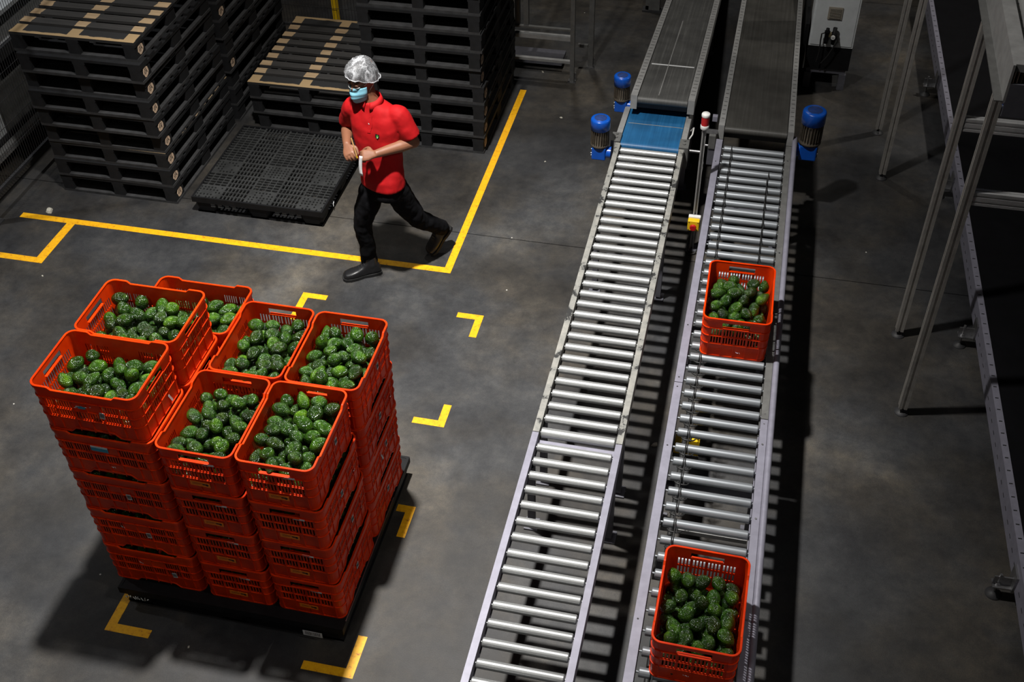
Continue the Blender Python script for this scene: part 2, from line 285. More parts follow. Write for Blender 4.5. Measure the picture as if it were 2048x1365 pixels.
# ---------------------------------------------------------------- mesh helpers
class MB:
    def __init__(s): s.v = []; s.f = []; s.sm = []
    def add(s, vs, fs, smooth=False):
        o = len(s.v); s.v += [tuple(x) for x in vs]
        for f in fs: s.f.append(tuple(i+o for i in f)); s.sm.append(smooth)
        return s
    def box(s, x0, x1, y0, y1, z0, z1):
        vs = [(x, y, z) for z in (z0, z1) for y in (y0, y1) for x in (x0, x1)]
        return s.add(vs, [(0, 2, 3, 1), (4, 5, 7, 6), (0, 1, 5, 4), (1, 3, 7, 5), (3, 2, 6, 7), (2, 0, 4, 6)])
    def obox(s, c, ax, ay, az):     # oriented box, centre and three half-axis vectors
        c = Vector(c); ax = Vector(ax); ay = Vector(ay); az = Vector(az)
        vs = [c+ax*i+ay*j+az*k for k in (-1, 1) for j in (-1, 1) for i in (-1, 1)]
        return s.add(vs, [(0, 2, 3, 1), (4, 5, 7, 6), (0, 1, 5, 4), (1, 3, 7, 5), (3, 2, 6, 7), (2, 0, 4, 6)])
    def cyl(s, p0, p1, r0, r1=None, n=16, caps=True, smooth=True):
        p0 = Vector(p0); p1 = Vector(p1); r1 = r0 if r1 is None else r1
        d = (p1-p0).normalized(); a = d.orthogonal().normalized(); c = d.cross(a)
        vs = []
        for p, r in ((p0, r0), (p1, r1)):
            for i in range(n):
                th = 2*PI*i/n; vs.append(p + a*(r*math.cos(th)) + c*(r*math.sin(th)))
        s.add(vs, [(i, (i+1) % n, n+(i+1) % n, n+i) for i in range(n)], smooth)
        if caps:
            s.add(vs[:n], [tuple(reversed(range(n)))]); s.add(vs[n:], [tuple(range(n))])
        return s
    def tube(s, pts, r, n=8, caps=True, smooth=True):
        pts = [Vector(p) for p in pts]; rs = r if isinstance(r, (list, tuple)) else [r]*len(pts)
        vs = []; prev = None
        for i, p in enumerate(pts):
            d = (pts[min(i+1, len(pts)-1)] - pts[max(i-1, 0)]).normalized()
            if prev is None: a = d.orthogonal().normalized()
            else: a = (prev - d*prev.dot(d)).normalized()
            prev = a; c = d.cross(a)
            for k in range(n):
                th = 2*PI*k/n; vs.append(p + a*(rs[i]*math.cos(th)) + c*(rs[i]*math.sin(th)))
        fs = [(j*n+k, j*n+(k+1) % n, (j+1)*n+(k+1) % n, (j+1)*n+k) for j in range(len(pts)-1) for k in range(n)]
        s.add(vs, fs, smooth)
        if caps: s.add(vs[:n], [tuple(reversed(range(n)))]); s.add(vs[-n:], [tuple(range(n))])
        return s
    def lathe(s, prof, n=20, c=(0, 0, 0), smooth=True, caps=True):
        vs = []
        for r, z in prof:
            for k in range(n): th = 2*PI*k/n; vs.append((c[0]+r*math.cos(th), c[1]+r*math.sin(th), c[2]+z))
        fs = [(j*n+k, j*n+(k+1) % n, (j+1)*n+(k+1) % n, (j+1)*n+k) for j in range(len(prof)-1) for k in range(n)]
        s.add(vs, fs, smooth)
        if caps:
            if prof[0][0] > 1e-5: s.add(vs[:n], [tuple(reversed(range(n)))])
            if prof[-1][0] > 1e-5: s.add(vs[-n:], [tuple(range(n))])
        return s
    def loft(s, rings, smooth=True):   # rings: list of equal-length point lists, closed and capped
        n = len(rings[0]); vs = [p for r in rings for p in r]
        fs = [(j*n+k, j*n+(k+1) % n, (j+1)*n+(k+1) % n, (j+1)*n+k) for j in range(len(rings)-1) for k in range(n)]
        fs += [tuple(reversed(range(n))), tuple(range((len(rings)-1)*n, len(rings)*n))]
        return s.add(vs, fs, smooth)
    def mesh(s, name, mat):
        me = bpy.data.meshes.new(name); me.from_pydata(s.v, [], s.f); me.update()
        me.polygons.foreach_set('use_smooth', s.sm)
        me.materials.append(MATS[mat]); return me
def link(name, me, parent=None, loc=None, rot=None):
    o = bpy.data.objects.new(name, me); COL.objects.link(o)
    if parent is not None: o.parent = parent
    if loc is not None: o.location = loc
    if rot is not None: o.rotation_euler = rot
    return o
def part(name, mb, mat, parent=None, **kw): return link(name, mb.mesh(name, mat), parent, **kw)
def tag(o, label, cat, group=None):
    o['label'] = label; o['category'] = cat
    if group: o['group'] = group
    return o
def thing(name, label, cat, loc=(0, 0, 0), rz=0, group=None):
    o = bpy.data.objects.new(name, None); COL.objects.link(o); o.empty_display_size = 0.1
    o.location = loc; o.rotation_euler = (0, 0, rz)
    return tag(o, label, cat, group)
def dup_tree(o, parent=None):
    c = o.copy(); COL.objects.link(c)
    if parent is not None: c.parent = parent
    for ch in list(o.children): dup_tree(ch, c)
    return c
def bevel(o, w=0.003, seg=2):
    b = o.modifiers.new('bevel', 'BEVEL'); b.width = w; b.segments = seg; b.limit_method = 'ANGLE'; b.angle_limit = math.radians(40); return o

# ---------------------------------------------------------------- floor
fl = part('floor', MB().box(-14, 9, -3, 22, -0.20, -0.012), 'dark_grey'); fl['kind'] = 'structure'
ys = [-2.2, 2.31, 6.815, 11.33, 15.8, 20.3]; xs = [-12.5, -6.6, 2.9, 7.4]
for j in range(5):
    for i in range(3):
        part('slab', MB().box(xs[i]+0.004, xs[i+1]-0.004, ys[j]+0.004, ys[j+1]-0.004, -0.012, 0.0), 'concrete', fl)

def wall(name, *b):
    w_ = part(name, MB().box(*b), 'wall_grey'); w_['kind'] = 'structure'
simple('wall_grey', (0.10, 0.10, 0.10), 0.8, 0, 0.15, 3)
wall('wall_left', -12.7, -12.5, -3, 20.3, -.2, 9.2); wall('wall_right', 7.4, 7.6, -3, 20.3, -.2, 9.2)
wall('wall_back', -12.5, 7.4, 20.3, 20.5, -.2, 9.2); wall('wall_front', -12.5, 7.4, -3, -2.8, -.2, 9.2)
wall('ceiling', -12.5, 7.4, -2.8, 20.3, 9.2, 9.4)

# ---------------------------------------------------------------- yellow floor tape
def lshape(name, c, ax, ay, la, lb, w, label, group):
    # corner c (outer), arms along ax and ay
    mb = MB(); c = Vector(c); ax = Vector(ax); ay = Vector(ay)
    P = [c, c+ax*la, c+ax*la+ay*w, c+ax*w+ay*w, c+ax*w+ay*lb, c+ay*lb]
    if ax.cross(ay).z < 0: P = P[::-1]
    lo = [Vector((p.x, p.y, 0.0)) for p in P]; hi = [Vector((p.x, p.y, 0.0015)) for p in P]
    mb.add(lo+hi, [tuple(range(6, 12)), tuple(reversed(range(6)))] + [(i, (i+1) % 6, 6+(i+1) % 6, 6+i) for i in range(6)])
    return tag(part(name, mb, 'yellow_tape'), label, 'floor marking', group)
G = 'yellow L-shaped corner marks on the floor'
X = (1, 0, 0); Y = (0, 1, 0); NX = (-1, 0, 0); NY = (0, -1, 0)
lshape('corner_mark', (-3.06, 2.953, 0), X, Y, .26, .27, .052, 'yellow L corner mark in shadow at the lower left of the loaded pallet', G)
lshape('corner_mark', (-1.628, 2.953, 0), NX, Y, .29, .26, .052, 'yellow L corner mark in front of the loaded pallet near its barcode label', G)
lshape('corner_mark', (-1.624, 4.135, 0), NX, NY, .11, .235, .052, 'yellow L corner mark half hidden beside the right rear of the crate stack', G)
lshape('corner_mark', (-1.632, 4.80, 0), NX, Y, .215, .20, .052, 'yellow L corner mark on open floor between crate stack and conveyor', G)
lshape('corner_mark', (-1.637, 5.905, 0), NX, NY, .19, .235, .052, 'small yellow L corner mark on open floor below the walking man', G)
lshape('corner_mark', (-2.992, 5.893, 0), X, NY, .19, .30, .052, 'yellow L corner mark behind the orange crates, pointing to upper left', G)
bl = thing('boundary_line', 'long yellow tape line framing the pallet storage zone', 'floor marking')
def tape(p, w=0.052, par=bl):
    # straight segment list as quads of slight thickness
    (x0, y0, x1, y1) = p
    part('tape_strip', MB().box(min(x0, x1), max(x0, x1), min(y0, y1), max(y0, y1), 0.0, 0.0015), 'yellow_tape', par)
tape((-5.545, 6.318, -1.995, 6.378)); tape((-2.052, 6.378, -1.995, 8.995))
mb = MB(); a = [(-5.13, 6.318), (-5.06, 6.318), (-5.066, 5.876), (-5.14, 5.876)]
mb.add([(x, y, 0.0) for x, y in a]+[(x, y, 0.0015) for x, y in a], [(3, 2, 1, 0)[::-1], (4, 5, 6, 7)[::-1], (0, 1, 5, 4), (1, 2, 6, 5), (2, 3, 7, 6), (3, 0, 4, 7)])
part('tape_strip', mb, 'yellow_tape', bl)
tape((-6.4, 5.815, -5.066, 5.875)); tape((-6.3, 6.26, -5.78, 6.33))

# ---------------------------------------------------------------- plastic crate
CL, CW, CH = 0.540, 0.390, 0.2980
def crate_path(L=CL, Wd=CW, r=0.042):
    """columns around the rounded rectangle; returns list of (x,y,nx,ny,tag,side,u)"""
    def breaks_long():
        B = [(-.205, -.172, 3, 'a'), (-.156, -.082, 6, 'a'), (-.066, -.004, 5, 'c'), (.004, .066, 5, 'c'), (.082, .156, 6, 'a'), (.172, .205, 3, 'a')]
        return B
    def breaks_short():
        B = []; w = .058; g = .014; s = -(4*w+3*g)/2
        for k in range(4): B.append((s, s+w, 4, 's')); s += w+g
        return B
    cols = []   # (u0,u1,kind)
    def side_cols(half, B):
        out = []; u = -half
        for (a, b_, n, k) in B:
            if a > u+1e-6: out.append((u, a, 'solid'))
            p = (b_-a)/(2*n-1)
            for i in range(2*n-1):
                out.append((a+i*p, a+(i+1)*p, k if i % 2 == 0 else 'solid'))
            u = b_
        if half > u+1e-6: out.append((u, half, 'solid'))
        return out
    hl, hw = L/2, Wd/2
    pts = []; kinds = []; side = []
    lc = side_cols(hl-r, breaks_long()); sc = side_cols(hw-r, breaks_short())
    def put(x, y, nx, ny): pts.append((x, y, nx, ny))
    def corner(cx, cy, a0):
        for i in range(1, 6):
            th = a0 + PI/2*i/6; pts.append((cx+r*math.cos(th), cy+r*math.sin(th), math.cos(th), math.sin(th)))
    # front (y=-hw) left->right, right (x=hl) up, back, left
    def run(cl, fn, nx, ny, sd):
        for i, (u0, u1, k) in enumerate(cl):
            x, y = fn(u0); put(x, y, nx, ny); kinds.append((k, sd, (u0+u1)/2, u0))
        x, y = fn(cl[-1][1]); put(x, y, nx, ny); kinds.append(('corner', sd, 0, cl[-1][1]))
    def cfill(cx, cy, a0):
        corner(cx, cy, a0)
        for i in range(5): kinds.append(('corner', -1, 0, 9))
    run(lc, lambda u: (u, -hw), 0, -1, 0); cfill(hl-r, -hw+r, -PI/2)
    run(sc, lambda u: (hl, u), 1, 0, 1); cfill(hl-r, hw-r, 0)
    run(lc, lambda u: (-u, hw), 0, 1, 2); cfill(-hl+r, hw-r, PI/2)
    run(sc, lambda u: (-hl, -u), -1, 0, 3); cfill(-hl+r, -hw+r, PI)
    return pts, kinds
def smooth01(a, b_, x):
    x = max(0, min(1, (x-a)/(b_-a))); return x*x*(3-2*x)
def make_crate_meshes():
    pts, kinds = crate_path(); n = len(pts)
    TAPER = 0.006
    def top(i):
        x, y, nx, ny = pts[i]
        if abs(ny) > 0.99: return CH - 0.016*(1-smooth01(.155, .175, abs(x)))
        return CH
    def bot(i):
        x, y, nx, ny = pts[i]
        if abs(ny) > 0.99: return 0.030*(1-smooth01(.095, .135, abs(x)))
        return 0.0
    Z = [0, .100, .107, .157, .168, .220, .225, .233, .268, CH]
    def at(i, off, z):
        x, y, nx, ny = pts[i]; d = off - TAPER*(1-z/CH); return (x+nx*d, y+ny*d, z)
    K = len(Z)
    def zz(i, k): return bot(i) if k == 0 else (top(i) if k == K-1 else Z[k])
    def solid(i, k):
        if k < 0 or k >= K-1: return False
        kd, sd, u, _ = kinds[i % n]
        if k in (2, 4) and kd in ('a', 's'): return False
        if k == 2 and kd == 'c': return False
        if k == 7 and sd in (1, 3) and abs(u) < 0.0725 and kd != 'corner': return False
        return True
    mb = MB(); T = 0.0035
    vo = [[at(i, 0, zz(i, k)) for k in range(K)] for i in range(n)]
    vi = [[at(i, -T, zz(i, k)) for k in range(K)] for i in range(n)]
    vs = []; 
    for i in range(n): vs += vo[i]
    for i in range(n): vs += vi[i]
    O = lambda i, k: (i % n)*K+k
    I = lambda i, k: n*K+(i % n)*K+k
    fs = []
    for i in range(n):
        for k in range(K-1):
            s = solid(i, k)
            if s:
                fs.append((O(i, k), O(i+1, k), O(i+1, k+1), O(i, k+1)))
                fs.append((I(i, k+1), I(i+1, k+1), I(i+1, k), I(i, k)))
            if s != solid(i+1, k):
                q = (O(i+1, k), O(i+1, k+1), I(i+1, k+1), I(i+1, k)); fs.append(q if not s else q[::-1])
        for k in range(K):
            a, b_ = solid(i, k-1), solid(i, k)
            if a != b_:
                q = (O(i, k), O(i+1, k), I(i+1, k), I(i, k)); fs.append(q if a else q[::-1])
    mb.add(vs, fs)
    # floor of the crate
    ring = [at(i, -0.002, 0.022) for i in range(n)]
    mb.add(ring, [tuple(range(n))])
    mb.add([(p[0], p[1], 0.019) for p in ring], [tuple(reversed(range(n)))])
    def band(z0, z1, out, follow=None):
        prof = []
        for i in range(n):
            if follow == 'bot': a, c_ = bot(i), bot(i)+z1-z0
            else: a, c_ = z0, z1
            prof += [at(i, 0, a), at(i, out, a), at(i, out, c_), at(i, 0, c_)]
        f2 = [(i*4+j, ((i+1) % n)*4+j, ((i+1) % n)*4+j+1, i*4+j+1) for i in range(n) for j in range(3)]
        mb.add(prof, f2)
    band(0, .008, .004, 'bot'); band(.098, .102, .005); band(.159, .163, .005); band(.220, .224, .005)
    def vrib(x, y, nx, ny, z0, z1, w=0.0020, out=0.0050):
        tx, ty = -ny, nx; d0 = -TAPER*(1-z0/CH); d1 = -TAPER*(1-z1/CH)
        P = []
        for z, d in ((z0, d0), (z1, d1)):
            for s_ in (-1, 1):
                for o_ in (-0.001, out): P.append((x+tx*w*s_+nx*(d+o_), y+ty*w*s_+ny*(d+o_), z))
        mb.add(P, [(0, 1, 5, 4), (1, 3, 7, 5), (3, 2, 6, 7)])
    for sx_ in (-1, 1):
        for u in (-.219, -.164, -.074, 0.0, .074, .164, .219): vrib(u, sx_*CW/2, 0, sx_, .02, .228)
        for u in (-.149, -.072, 0, .072, .149): vrib(sx_*CL/2, u, sx_, 0, .01, .228)
    # rim lip
    rim = MB(); prof = []
    for i in range(n):
        t_ = top(i)
        prof += [at(i, -.0050, t_-.001), at(i, -.0040, t_+.0015), at(i, .0045, t_+.0015), at(i, .0060, t_), at(i, .0060, t_-.017), at(i, .002, t_-.017)]
    m_ = 6
    rim.add(prof, [(i*m_+j, ((i+1) % n)*m_+j, ((i+1) % n)*m_+(j+1) % m_, i*m_+(j+1) % m_) for i in range(n) for j in range(m_)])
    return mb.mesh('crate_body', 'orange_plastic'), rim.mesh('crate_rim', 'orange_plastic')
BODY, RIM = make_crate_meshes()
# handle lip on the short ends
HANDLE = [MB().box(*sorted((s_*(CL/2-.012), s_*(CL/2+.007))), -.075, .075, .2275, .2330).mesh('handle_lip', 'orange_plastic') for s_ in (-1, 1)]
PITCHZ = 0.2998
def barcode_mesh(w, h, name='barcode_label', bars=9, frac=.62):
    mb = MB(); mb.box(-w/2, w/2, -0.0006, 0, -h/2, h/2)
    return mb.mesh(name, 'label_white')
def bars_mesh(w, h, n=9, seed=1):
    rr_ = random.Random(seed); mb = MB(); x = -w*.42
    while x < w*.42:
        b_ = rr_.uniform(.012, .045)*w; mb.box(x, x+b_, -0.0011, -0.0006, -h*.30, h*.34); x += b_ + rr_.uniform(.02, .06)*w
    return mb.mesh('barcode', 'label_black')
BC_W, BC_B = barcode_mesh(.026, .040), bars_mesh(.026, .040)
STRIP = MB().box(-.030, .030, -.0006, 0, -.006, .006).mesh('paper_strip', 'label_white')
_o = MB(); _o.box(-.052, .052, -.0008, 0, -.016, .016); ORANGE = _o.mesh('orange_tag', 'label_orange')
_o = MB(); _o.cyl((.036, -.0012, 0), (.036, -.0006, 0), .008, n=10); _o.box(.012, .028, -.0012, -.0006, -.003, .004); ODOT = _o.mesh('tag_print', 'label_black')
_o = MB(); _o.box(-.040, .040, -.0012, -.0006, .004, .006); _o.box(-.040, .0, -.0012, -.0006, -.004, -.0025); OLINE = _o.mesh('tag_print', 'label_black')
BLUEL_W = MB().box(-.045, .045, -.0006, 0, -.018, .018).mesh('shipping_label', 'label_white')
BLUEL_B = MB().box(-.045, .045, -.0012, -.0006, -.018, .006).mesh('blue_panel', 'label_blue')
def scribble(seed, w=.05, h=.02, n=6, r=.0018):
    rr_ = random.Random(seed); mb = MB()
    for k in range(n):
        x = -w/2 + w*k/n; pts = [(x+rr_.uniform(-.2, .9)*w/n, -.001, rr_.uniform(-h/2, h/2)) for _ in range(3)]
        mb.tube(pts, r, 4)
    return mb
_p = MB()
for k in range(9):
    a = R.uniform(-.045, .045); w_ = R.uniform(.006, .018); z_ = R.uniform(-.010, .012); hh = R.uniform(.002, .006)
    _p.box(a, a+w_, -.0006-.0001*k, 0, z_, z_+hh)
TORN_W = _p.mesh('torn_label', 'label_white')
_p = MB(); _p.box(-.02, .018, -.0022, -.0012, -.008, .004); _p.box(-.008, .006, -.0022, -.0012, .004, .010); TORN_B = _p.mesh('torn_print', 'label_blue')
SMUDGE = scribble(5, .03, .012, 4, .0012).mesh('paint_smudge', 'label_white')

# sticker frames: face 'F' = long side (-Y local), 'S' = short side +X / -X local
def stick(cr, me, face, u, z, roll_=0.0, extra=(), name=None):
    n_ = name or me.name.split('.')[0]
    o = link(n_, me, cr)
    d = -0.006*(1-z/CH)
    if face == 'F': o.location = (u, -CW/2 - .0058 - d, z); base = 0.0
    elif face == 'B': o.location = (u, CW/2 + .0058 + d, z); base = PI
    elif face == 'R': o.location = (CL/2 + .0058 + d, u, z); base = PI/2
    else: o.location = (-CL/2 - .0058 - d, u, z); base = -PI/2
    o.rotation_euler = (0, roll_, base)
    for e in extra: link(e.name.split('.')[0], e, o)
    return o
def crate(label, loc, long_y=False, group='orange crates stacked on the pallet', rz=0.0):
    c = thing('plastic_crate', label, 'crate', loc, (PI/2 if long_y else 0)+rz, group)
    link('body', BODY, c); link('rim', RIM, c); link('handle_lip', HANDLE[0], c); link('handle_lip', HANDLE[1], c)
    return c
ORD = ['top', 'second from top', 'third from top', 'fourth from top', 'bottom']
PZ = 0.150
crates = {}
def stack(key, where, x, y, n, long_y, lean=0.0):
    out = []
    for k in range(n):            # k=0 top
        z = PZ + (n-1-k)*PITCHZ
        nm = ORD[k] if k < n-1 else 'bottom'
        lab = 'orange-red vented crate, %s in the %s stack' % (nm, where)
        if k == 0: lab = 'orange-red vented crate full of avocados, topmost of the %s stack' % where
        c = crate(lab, (x+lean*(n-1-k)/(n-1)+R.uniform(-.002, .002), y+R.uniform(-.002, .002), z), long_y, rz=R.uniform(-.004, .004))
        out.append(c)
    crates[key] = out
xL = -2.815; xM = -2.330; xR = -1.925
yf = [3.400, 3.802, 4.205]; yr = [3.470, 4.024]
LEAN = dict(LF=-.034, LM=-.02, LB=.0, MF=-.026, RF=-.026, MB=.006, RB=.012)
stack('LF', 'tall front-left', xL, yf[0], 5, False, LEAN['LF'])
stack('LM', 'tall middle-left', xL, yf[1], 5, False, LEAN['LM'])
stack('LB', 'rear-left', xL+.012, yf[2], 4, False)
stack('MF', 'front-middle', xM, yr[0], 4, True, LEAN['MF'])
stack('RF', 'front-right', xR, yr[0], 4, True, LEAN['RF'])
stack('MB', 'rear-middle', xM, yr[1], 4, True, LEAN['MB'])
stack('RB', 'rear-right', xR, yr[1], 4, True, LEAN['RB'])
# long_y crates are turned +90 deg: local -X points to world -Y (front), local -Y to world +X (right side)
for k, c in enumerate(crates['LF']):
    if k == 0:
        stick(c, TORN_W, 'F', -.02, .196, extra=(TORN_B,)); stick(c, BC_W, 'F', .075, .158, .12, extra=(BC_B,))
        stick(c, STRIP, 'R', .075, .05, 1.2, name='paper_label')
    elif k == 1:
        stick(c, BLUEL_W, 'F', -.02, .206, .03, extra=(BLUEL_B,)); stick(c, SMUDGE, 'F', .02, .08)
    else:
        stick(c, BC_W, 'F', [0, 0, .035, .06, .12][k], [0, 0, .155, .15, .12][k], -.08, extra=(BC_B,))
        if k in (3, 4): stick(c, SMUDGE, 'F', -.14+.02*k, .19, .5)
for key in ('MF', 'RF'):
    for k, c in enumerate(crates[key]):
        stick(c, STRIP, 'L', -.075+.004*k, .228-.003*(k % 2), -.05+.05*k, name='paper_strip')
        if not (key == 'RF' and k == 99):
            stick(c, ORANGE, 'L', .0, .070, .03, extra=(ODOT, OLINE))
for key in ('RF', 'RB'):
    for k, c in enumerate(crates[key]):
        stick(c, BC_W, 'F', .03-.05*(k % 2), .19 if k % 2 == 0 else .16, 0, extra=(BC_B,))
        if k in (1, 2): stick(c, SMUDGE, 'F', .16, .13, .3)
stick(crates['RB'][2], STRIP, 'F', -.05, .16, 1.2, name='paper_label')
stick(crates['LB'][0], MB().box(-.008, .008, -.0006, 0, -.012, .012).mesh('paper_scrap', 'label_white'), 'B', .05, .27)
stick(crates['MF'][0], MB().box(-.007, .007, -.0006, 0, -.016, .016).mesh('paper_scrap', 'label_white'), 'B', -.12, .262)

# crates on the right conveyor
ROLLZ = 0.652
cA = crate('orange crate of avocados on the right conveyor, the one further away', (0.098, 5.385, ROLLZ+.002), True, 'avocado crates riding the right conveyor', rz=.012)
cB = crate('orange crate of avocados at the near end of the right conveyor', (0.098, 3.165, ROLLZ+.002), True, 'avocado crates riding the right conveyor', rz=-.012)
stick(cB, scribble(9, .03, .012, 3, .0012).mesh('paint_smudge', 'label_white'), 'L', .02, .07)
stick(cA, SMUDGE, 'L', -.03, .05)

# ---------------------------------------------------------------- avocados
def avo_mesh(L, r, neck, n=16, seed=0):
    rr_ = random.Random(seed); prof = []
    K = 11
    for k in range(K+1):
        th = PI*k/K; z = -math.cos(th)*L/2
        rad = math.sin(th)**0.92*r
        if z > 0: rad *= 1-neck*(z/(L/2))**1.3
        prof.append((max(rad, 0.0), z))
    mb = MB(); mb.lathe(prof, n, caps=False)
    v2 = []
    for (x, y, z) in mb.v:
        w = 1+.04*math.sin(3*math.atan2(y, x)+seed)+.03*math.sin(50*z+seed); v2.append((x*w+.08*z*math.sin(seed), y*w, z))
    mb.v = v2
    return mb
AV = [avo_mesh(.096, .0345, .30, seed=1), avo_mesh(.088, .035, .18, seed=2), avo_mesh(.106, .0335, .42, seed=3), avo_mesh(.080, .0345, .1, seed=4)]
AVM = [a.mesh('avocado', 'avocado_skin') for a in AV]
STEM = MB().lathe([(.004, 0), (.0045, .002), (.003, .004)], 8).mesh('stem_scar', 'stem_brown')
under = MB()
total_ind = 0
def fill(cr_loc, long_y, top_z, ndrop, keep, label, group, seed, xb=None):
    """drop rounded fruit into the crate; the uncovered ones become objects, the hidden layer is joined"""
    global total_ind
    rr_ = random.Random(seed)
    hx, hy = (CL/2-.012, CW/2-.012)
    if long_y: hx, hy = hy, hx
    base = top_z - .125; pts = []; rad = .0355
    for _ in range(ndrop):
        best = None
        for _t in range(26):
            x = rr_.uniform(-hx+rad, hx-rad); y = rr_.uniform(-hy+rad, hy-rad); z = base + rr_.uniform(0, .008)
            for (px, py, pz) in pts:
                d2 = (px-x)**2+(py-y)**2
                if d2 < (2*rad*.965)**2: z = max(z, pz+math.sqrt((2*rad*.965)**2-d2))
            if best is None or z < best[2]: best = (x, y, z)
        if best[2] > top_z + .012: continue
        pts.append(best)
    for i in range(7):
        for j in range(5):
            p_, q_ = (hx-.045)*(-1+2*i/6), (hy-.045)*(-1+2*j/4)
            if long_y: p_, q_ = (hx-.045)*(-1+2*j/4), (hy-.045)*(-1+2*i/6)
            Mx = Matrix.Translation((cr_loc[0]+p_, cr_loc[1]+q_, base-.028)) @ Matrix.Rotation(rr_.uniform(0, 6.28), 4, 'Z') @ Matrix.Rotation(1.5, 4, 'X')
            under.add([Mx @ Vector(v) for v in AV[0].v], AV[0].f, True)
    # visible = few above
    vis = []; hid = []
    for p in pts:
        cover = sum(1 for q in pts if q[2] > p[2]+.022 and (q[0]-p[0])**2+(q[1]-p[1])**2 < .052**2)
        (vis if cover < 1 else hid).append(p)
    vis.sort(key=lambda p: -p[2])
    while len(vis) > keep: hid.append(vis.pop())
    for p in vis:
        k = rr_.choices(range(4), (4, 3, 2, 2))[0]
        o = link('avocado', AVM[k]); total_ind += 1
        o.location = (cr_loc[0]+p[0], cr_loc[1]+p[1], p[2])
        tilt = rr_.uniform(.9, 1.75) if rr_.random() < .75 else rr_.uniform(0, .9)
        o.rotation_euler = (tilt, 0, rr_.uniform(0, 2*PI)); s_ = rr_.uniform(.92, 1.06); o.scale = (s_, s_, s_)
        tag(o, label, 'avocado', group)
    for p in hid:
        a = AV[rr_.randrange(4)]; Mx = Matrix.Translation((cr_loc[0]+p[0], cr_loc[1]+p[1], p[2])) @ Matrix.Rotation(rr_.uniform(0, 6.28), 4, 'Z') @ Matrix.Rotation(rr_.uniform(.5, 1.7), 4, 'X')
        # coarser copy for the covered layer
        under.add([Mx @ Vector(v) for v in a.v], a.f, True)
def rimz(n): return PZ + (n-1)*PITCHZ + CH - .012
jobs = [('LF', xL, yf[0], 5, False, .10, 34, 'front-left'), ('LM', xL, yf[1], 5, False, .082, 36, 'middle-left'), ('LB', xL+.012, yf[2], 4, False, .085, 22, 'rear-left'),
        ('MF', xM, yr[0], 4, True, .068, 38, 'front-middle'), ('RF', xR, yr[0], 4, True, .050, 42, 'front-right'), ('MB', xM, yr[1], 4, True, .068, 38, 'rear-middle'), ('RB', xR, yr[1], 4, True, .055, 40, 'rear-right')]
for i, (k, x, y, n, ly, dep, keep, nm) in enumerate(jobs):
    fill((x+LEAN[k], y), ly, rimz(n)-dep, 100, keep, 'green avocado heaped in the top crate of the %s stack' % nm, 'avocados in the %s crate' % nm, 20+i)
fill((0.098, 5.385), True, ROLLZ+CH-.10, 84, 26, 'green avocado in the conveyor crate further away', 'avocados in the farther conveyor crate', 41)
fill((0.098, 3.165), True, ROLLZ+CH-.125, 78, 24, 'green avocado in the conveyor crate at the near end', 'avocados in the nearer conveyor crate', 52)
# the closed crates below are full too: fruit glimpsed dark behind the slots
LOW = avo_mesh(.09, .035, .2, n=8, seed=6)
for key, (x, y, n, ly) in dict(LF=(xL, yf[0], 5, 0), LM=(xL, yf[1], 5, 0), LB=(xL+.012, yf[2], 4, 0), MF=(xM, yr[0], 4, 1), RF=(xR, yr[0], 4, 1), MB=(xM, yr[1], 4, 1), RB=(xR, yr[1], 4, 1)).items():
    hx, hy = (CL/2-.050, CW/2-.048)
    if ly: hx, hy = hy, hx
    for k in range(n-1):
        xo = LEAN[key]*k/(n-1); zb = PZ + k*PITCHZ
        nx_, ny_ = (7, 5) if not ly else (5, 7)
        for L3 in range(4):
            for i in range(nx_):
                for j in range(ny_):
                    if 0 < i < nx_-1 and 0 < j < ny_-1 and L3 < 3: continue
                    px = -hx+2*hx*i/(nx_-1)+R.uniform(-.004, .004); py = -hy+2*hy*j/(ny_-1)+R.uniform(-.004, .004)
                    Mx = Matrix.Translation((x+xo+px, y+py, zb+.062+L3*.056)) @ Matrix.Rotation(R.uniform(0, 6.28), 4, 'Z') @ Matrix.Rotation(R.uniform(0, .5), 4, 'X') @ Matrix.Scale(.82, 4)
                    under.add([Mx @ Vector(v) for v in LOW.v], LOW.f, True)
u = part('avocado_underlayer', under, 'avocado_skin'); tag(u, 'green avocados lying beneath the top layer in the orange crates', 'avocado'); u['kind'] = 'stuff'

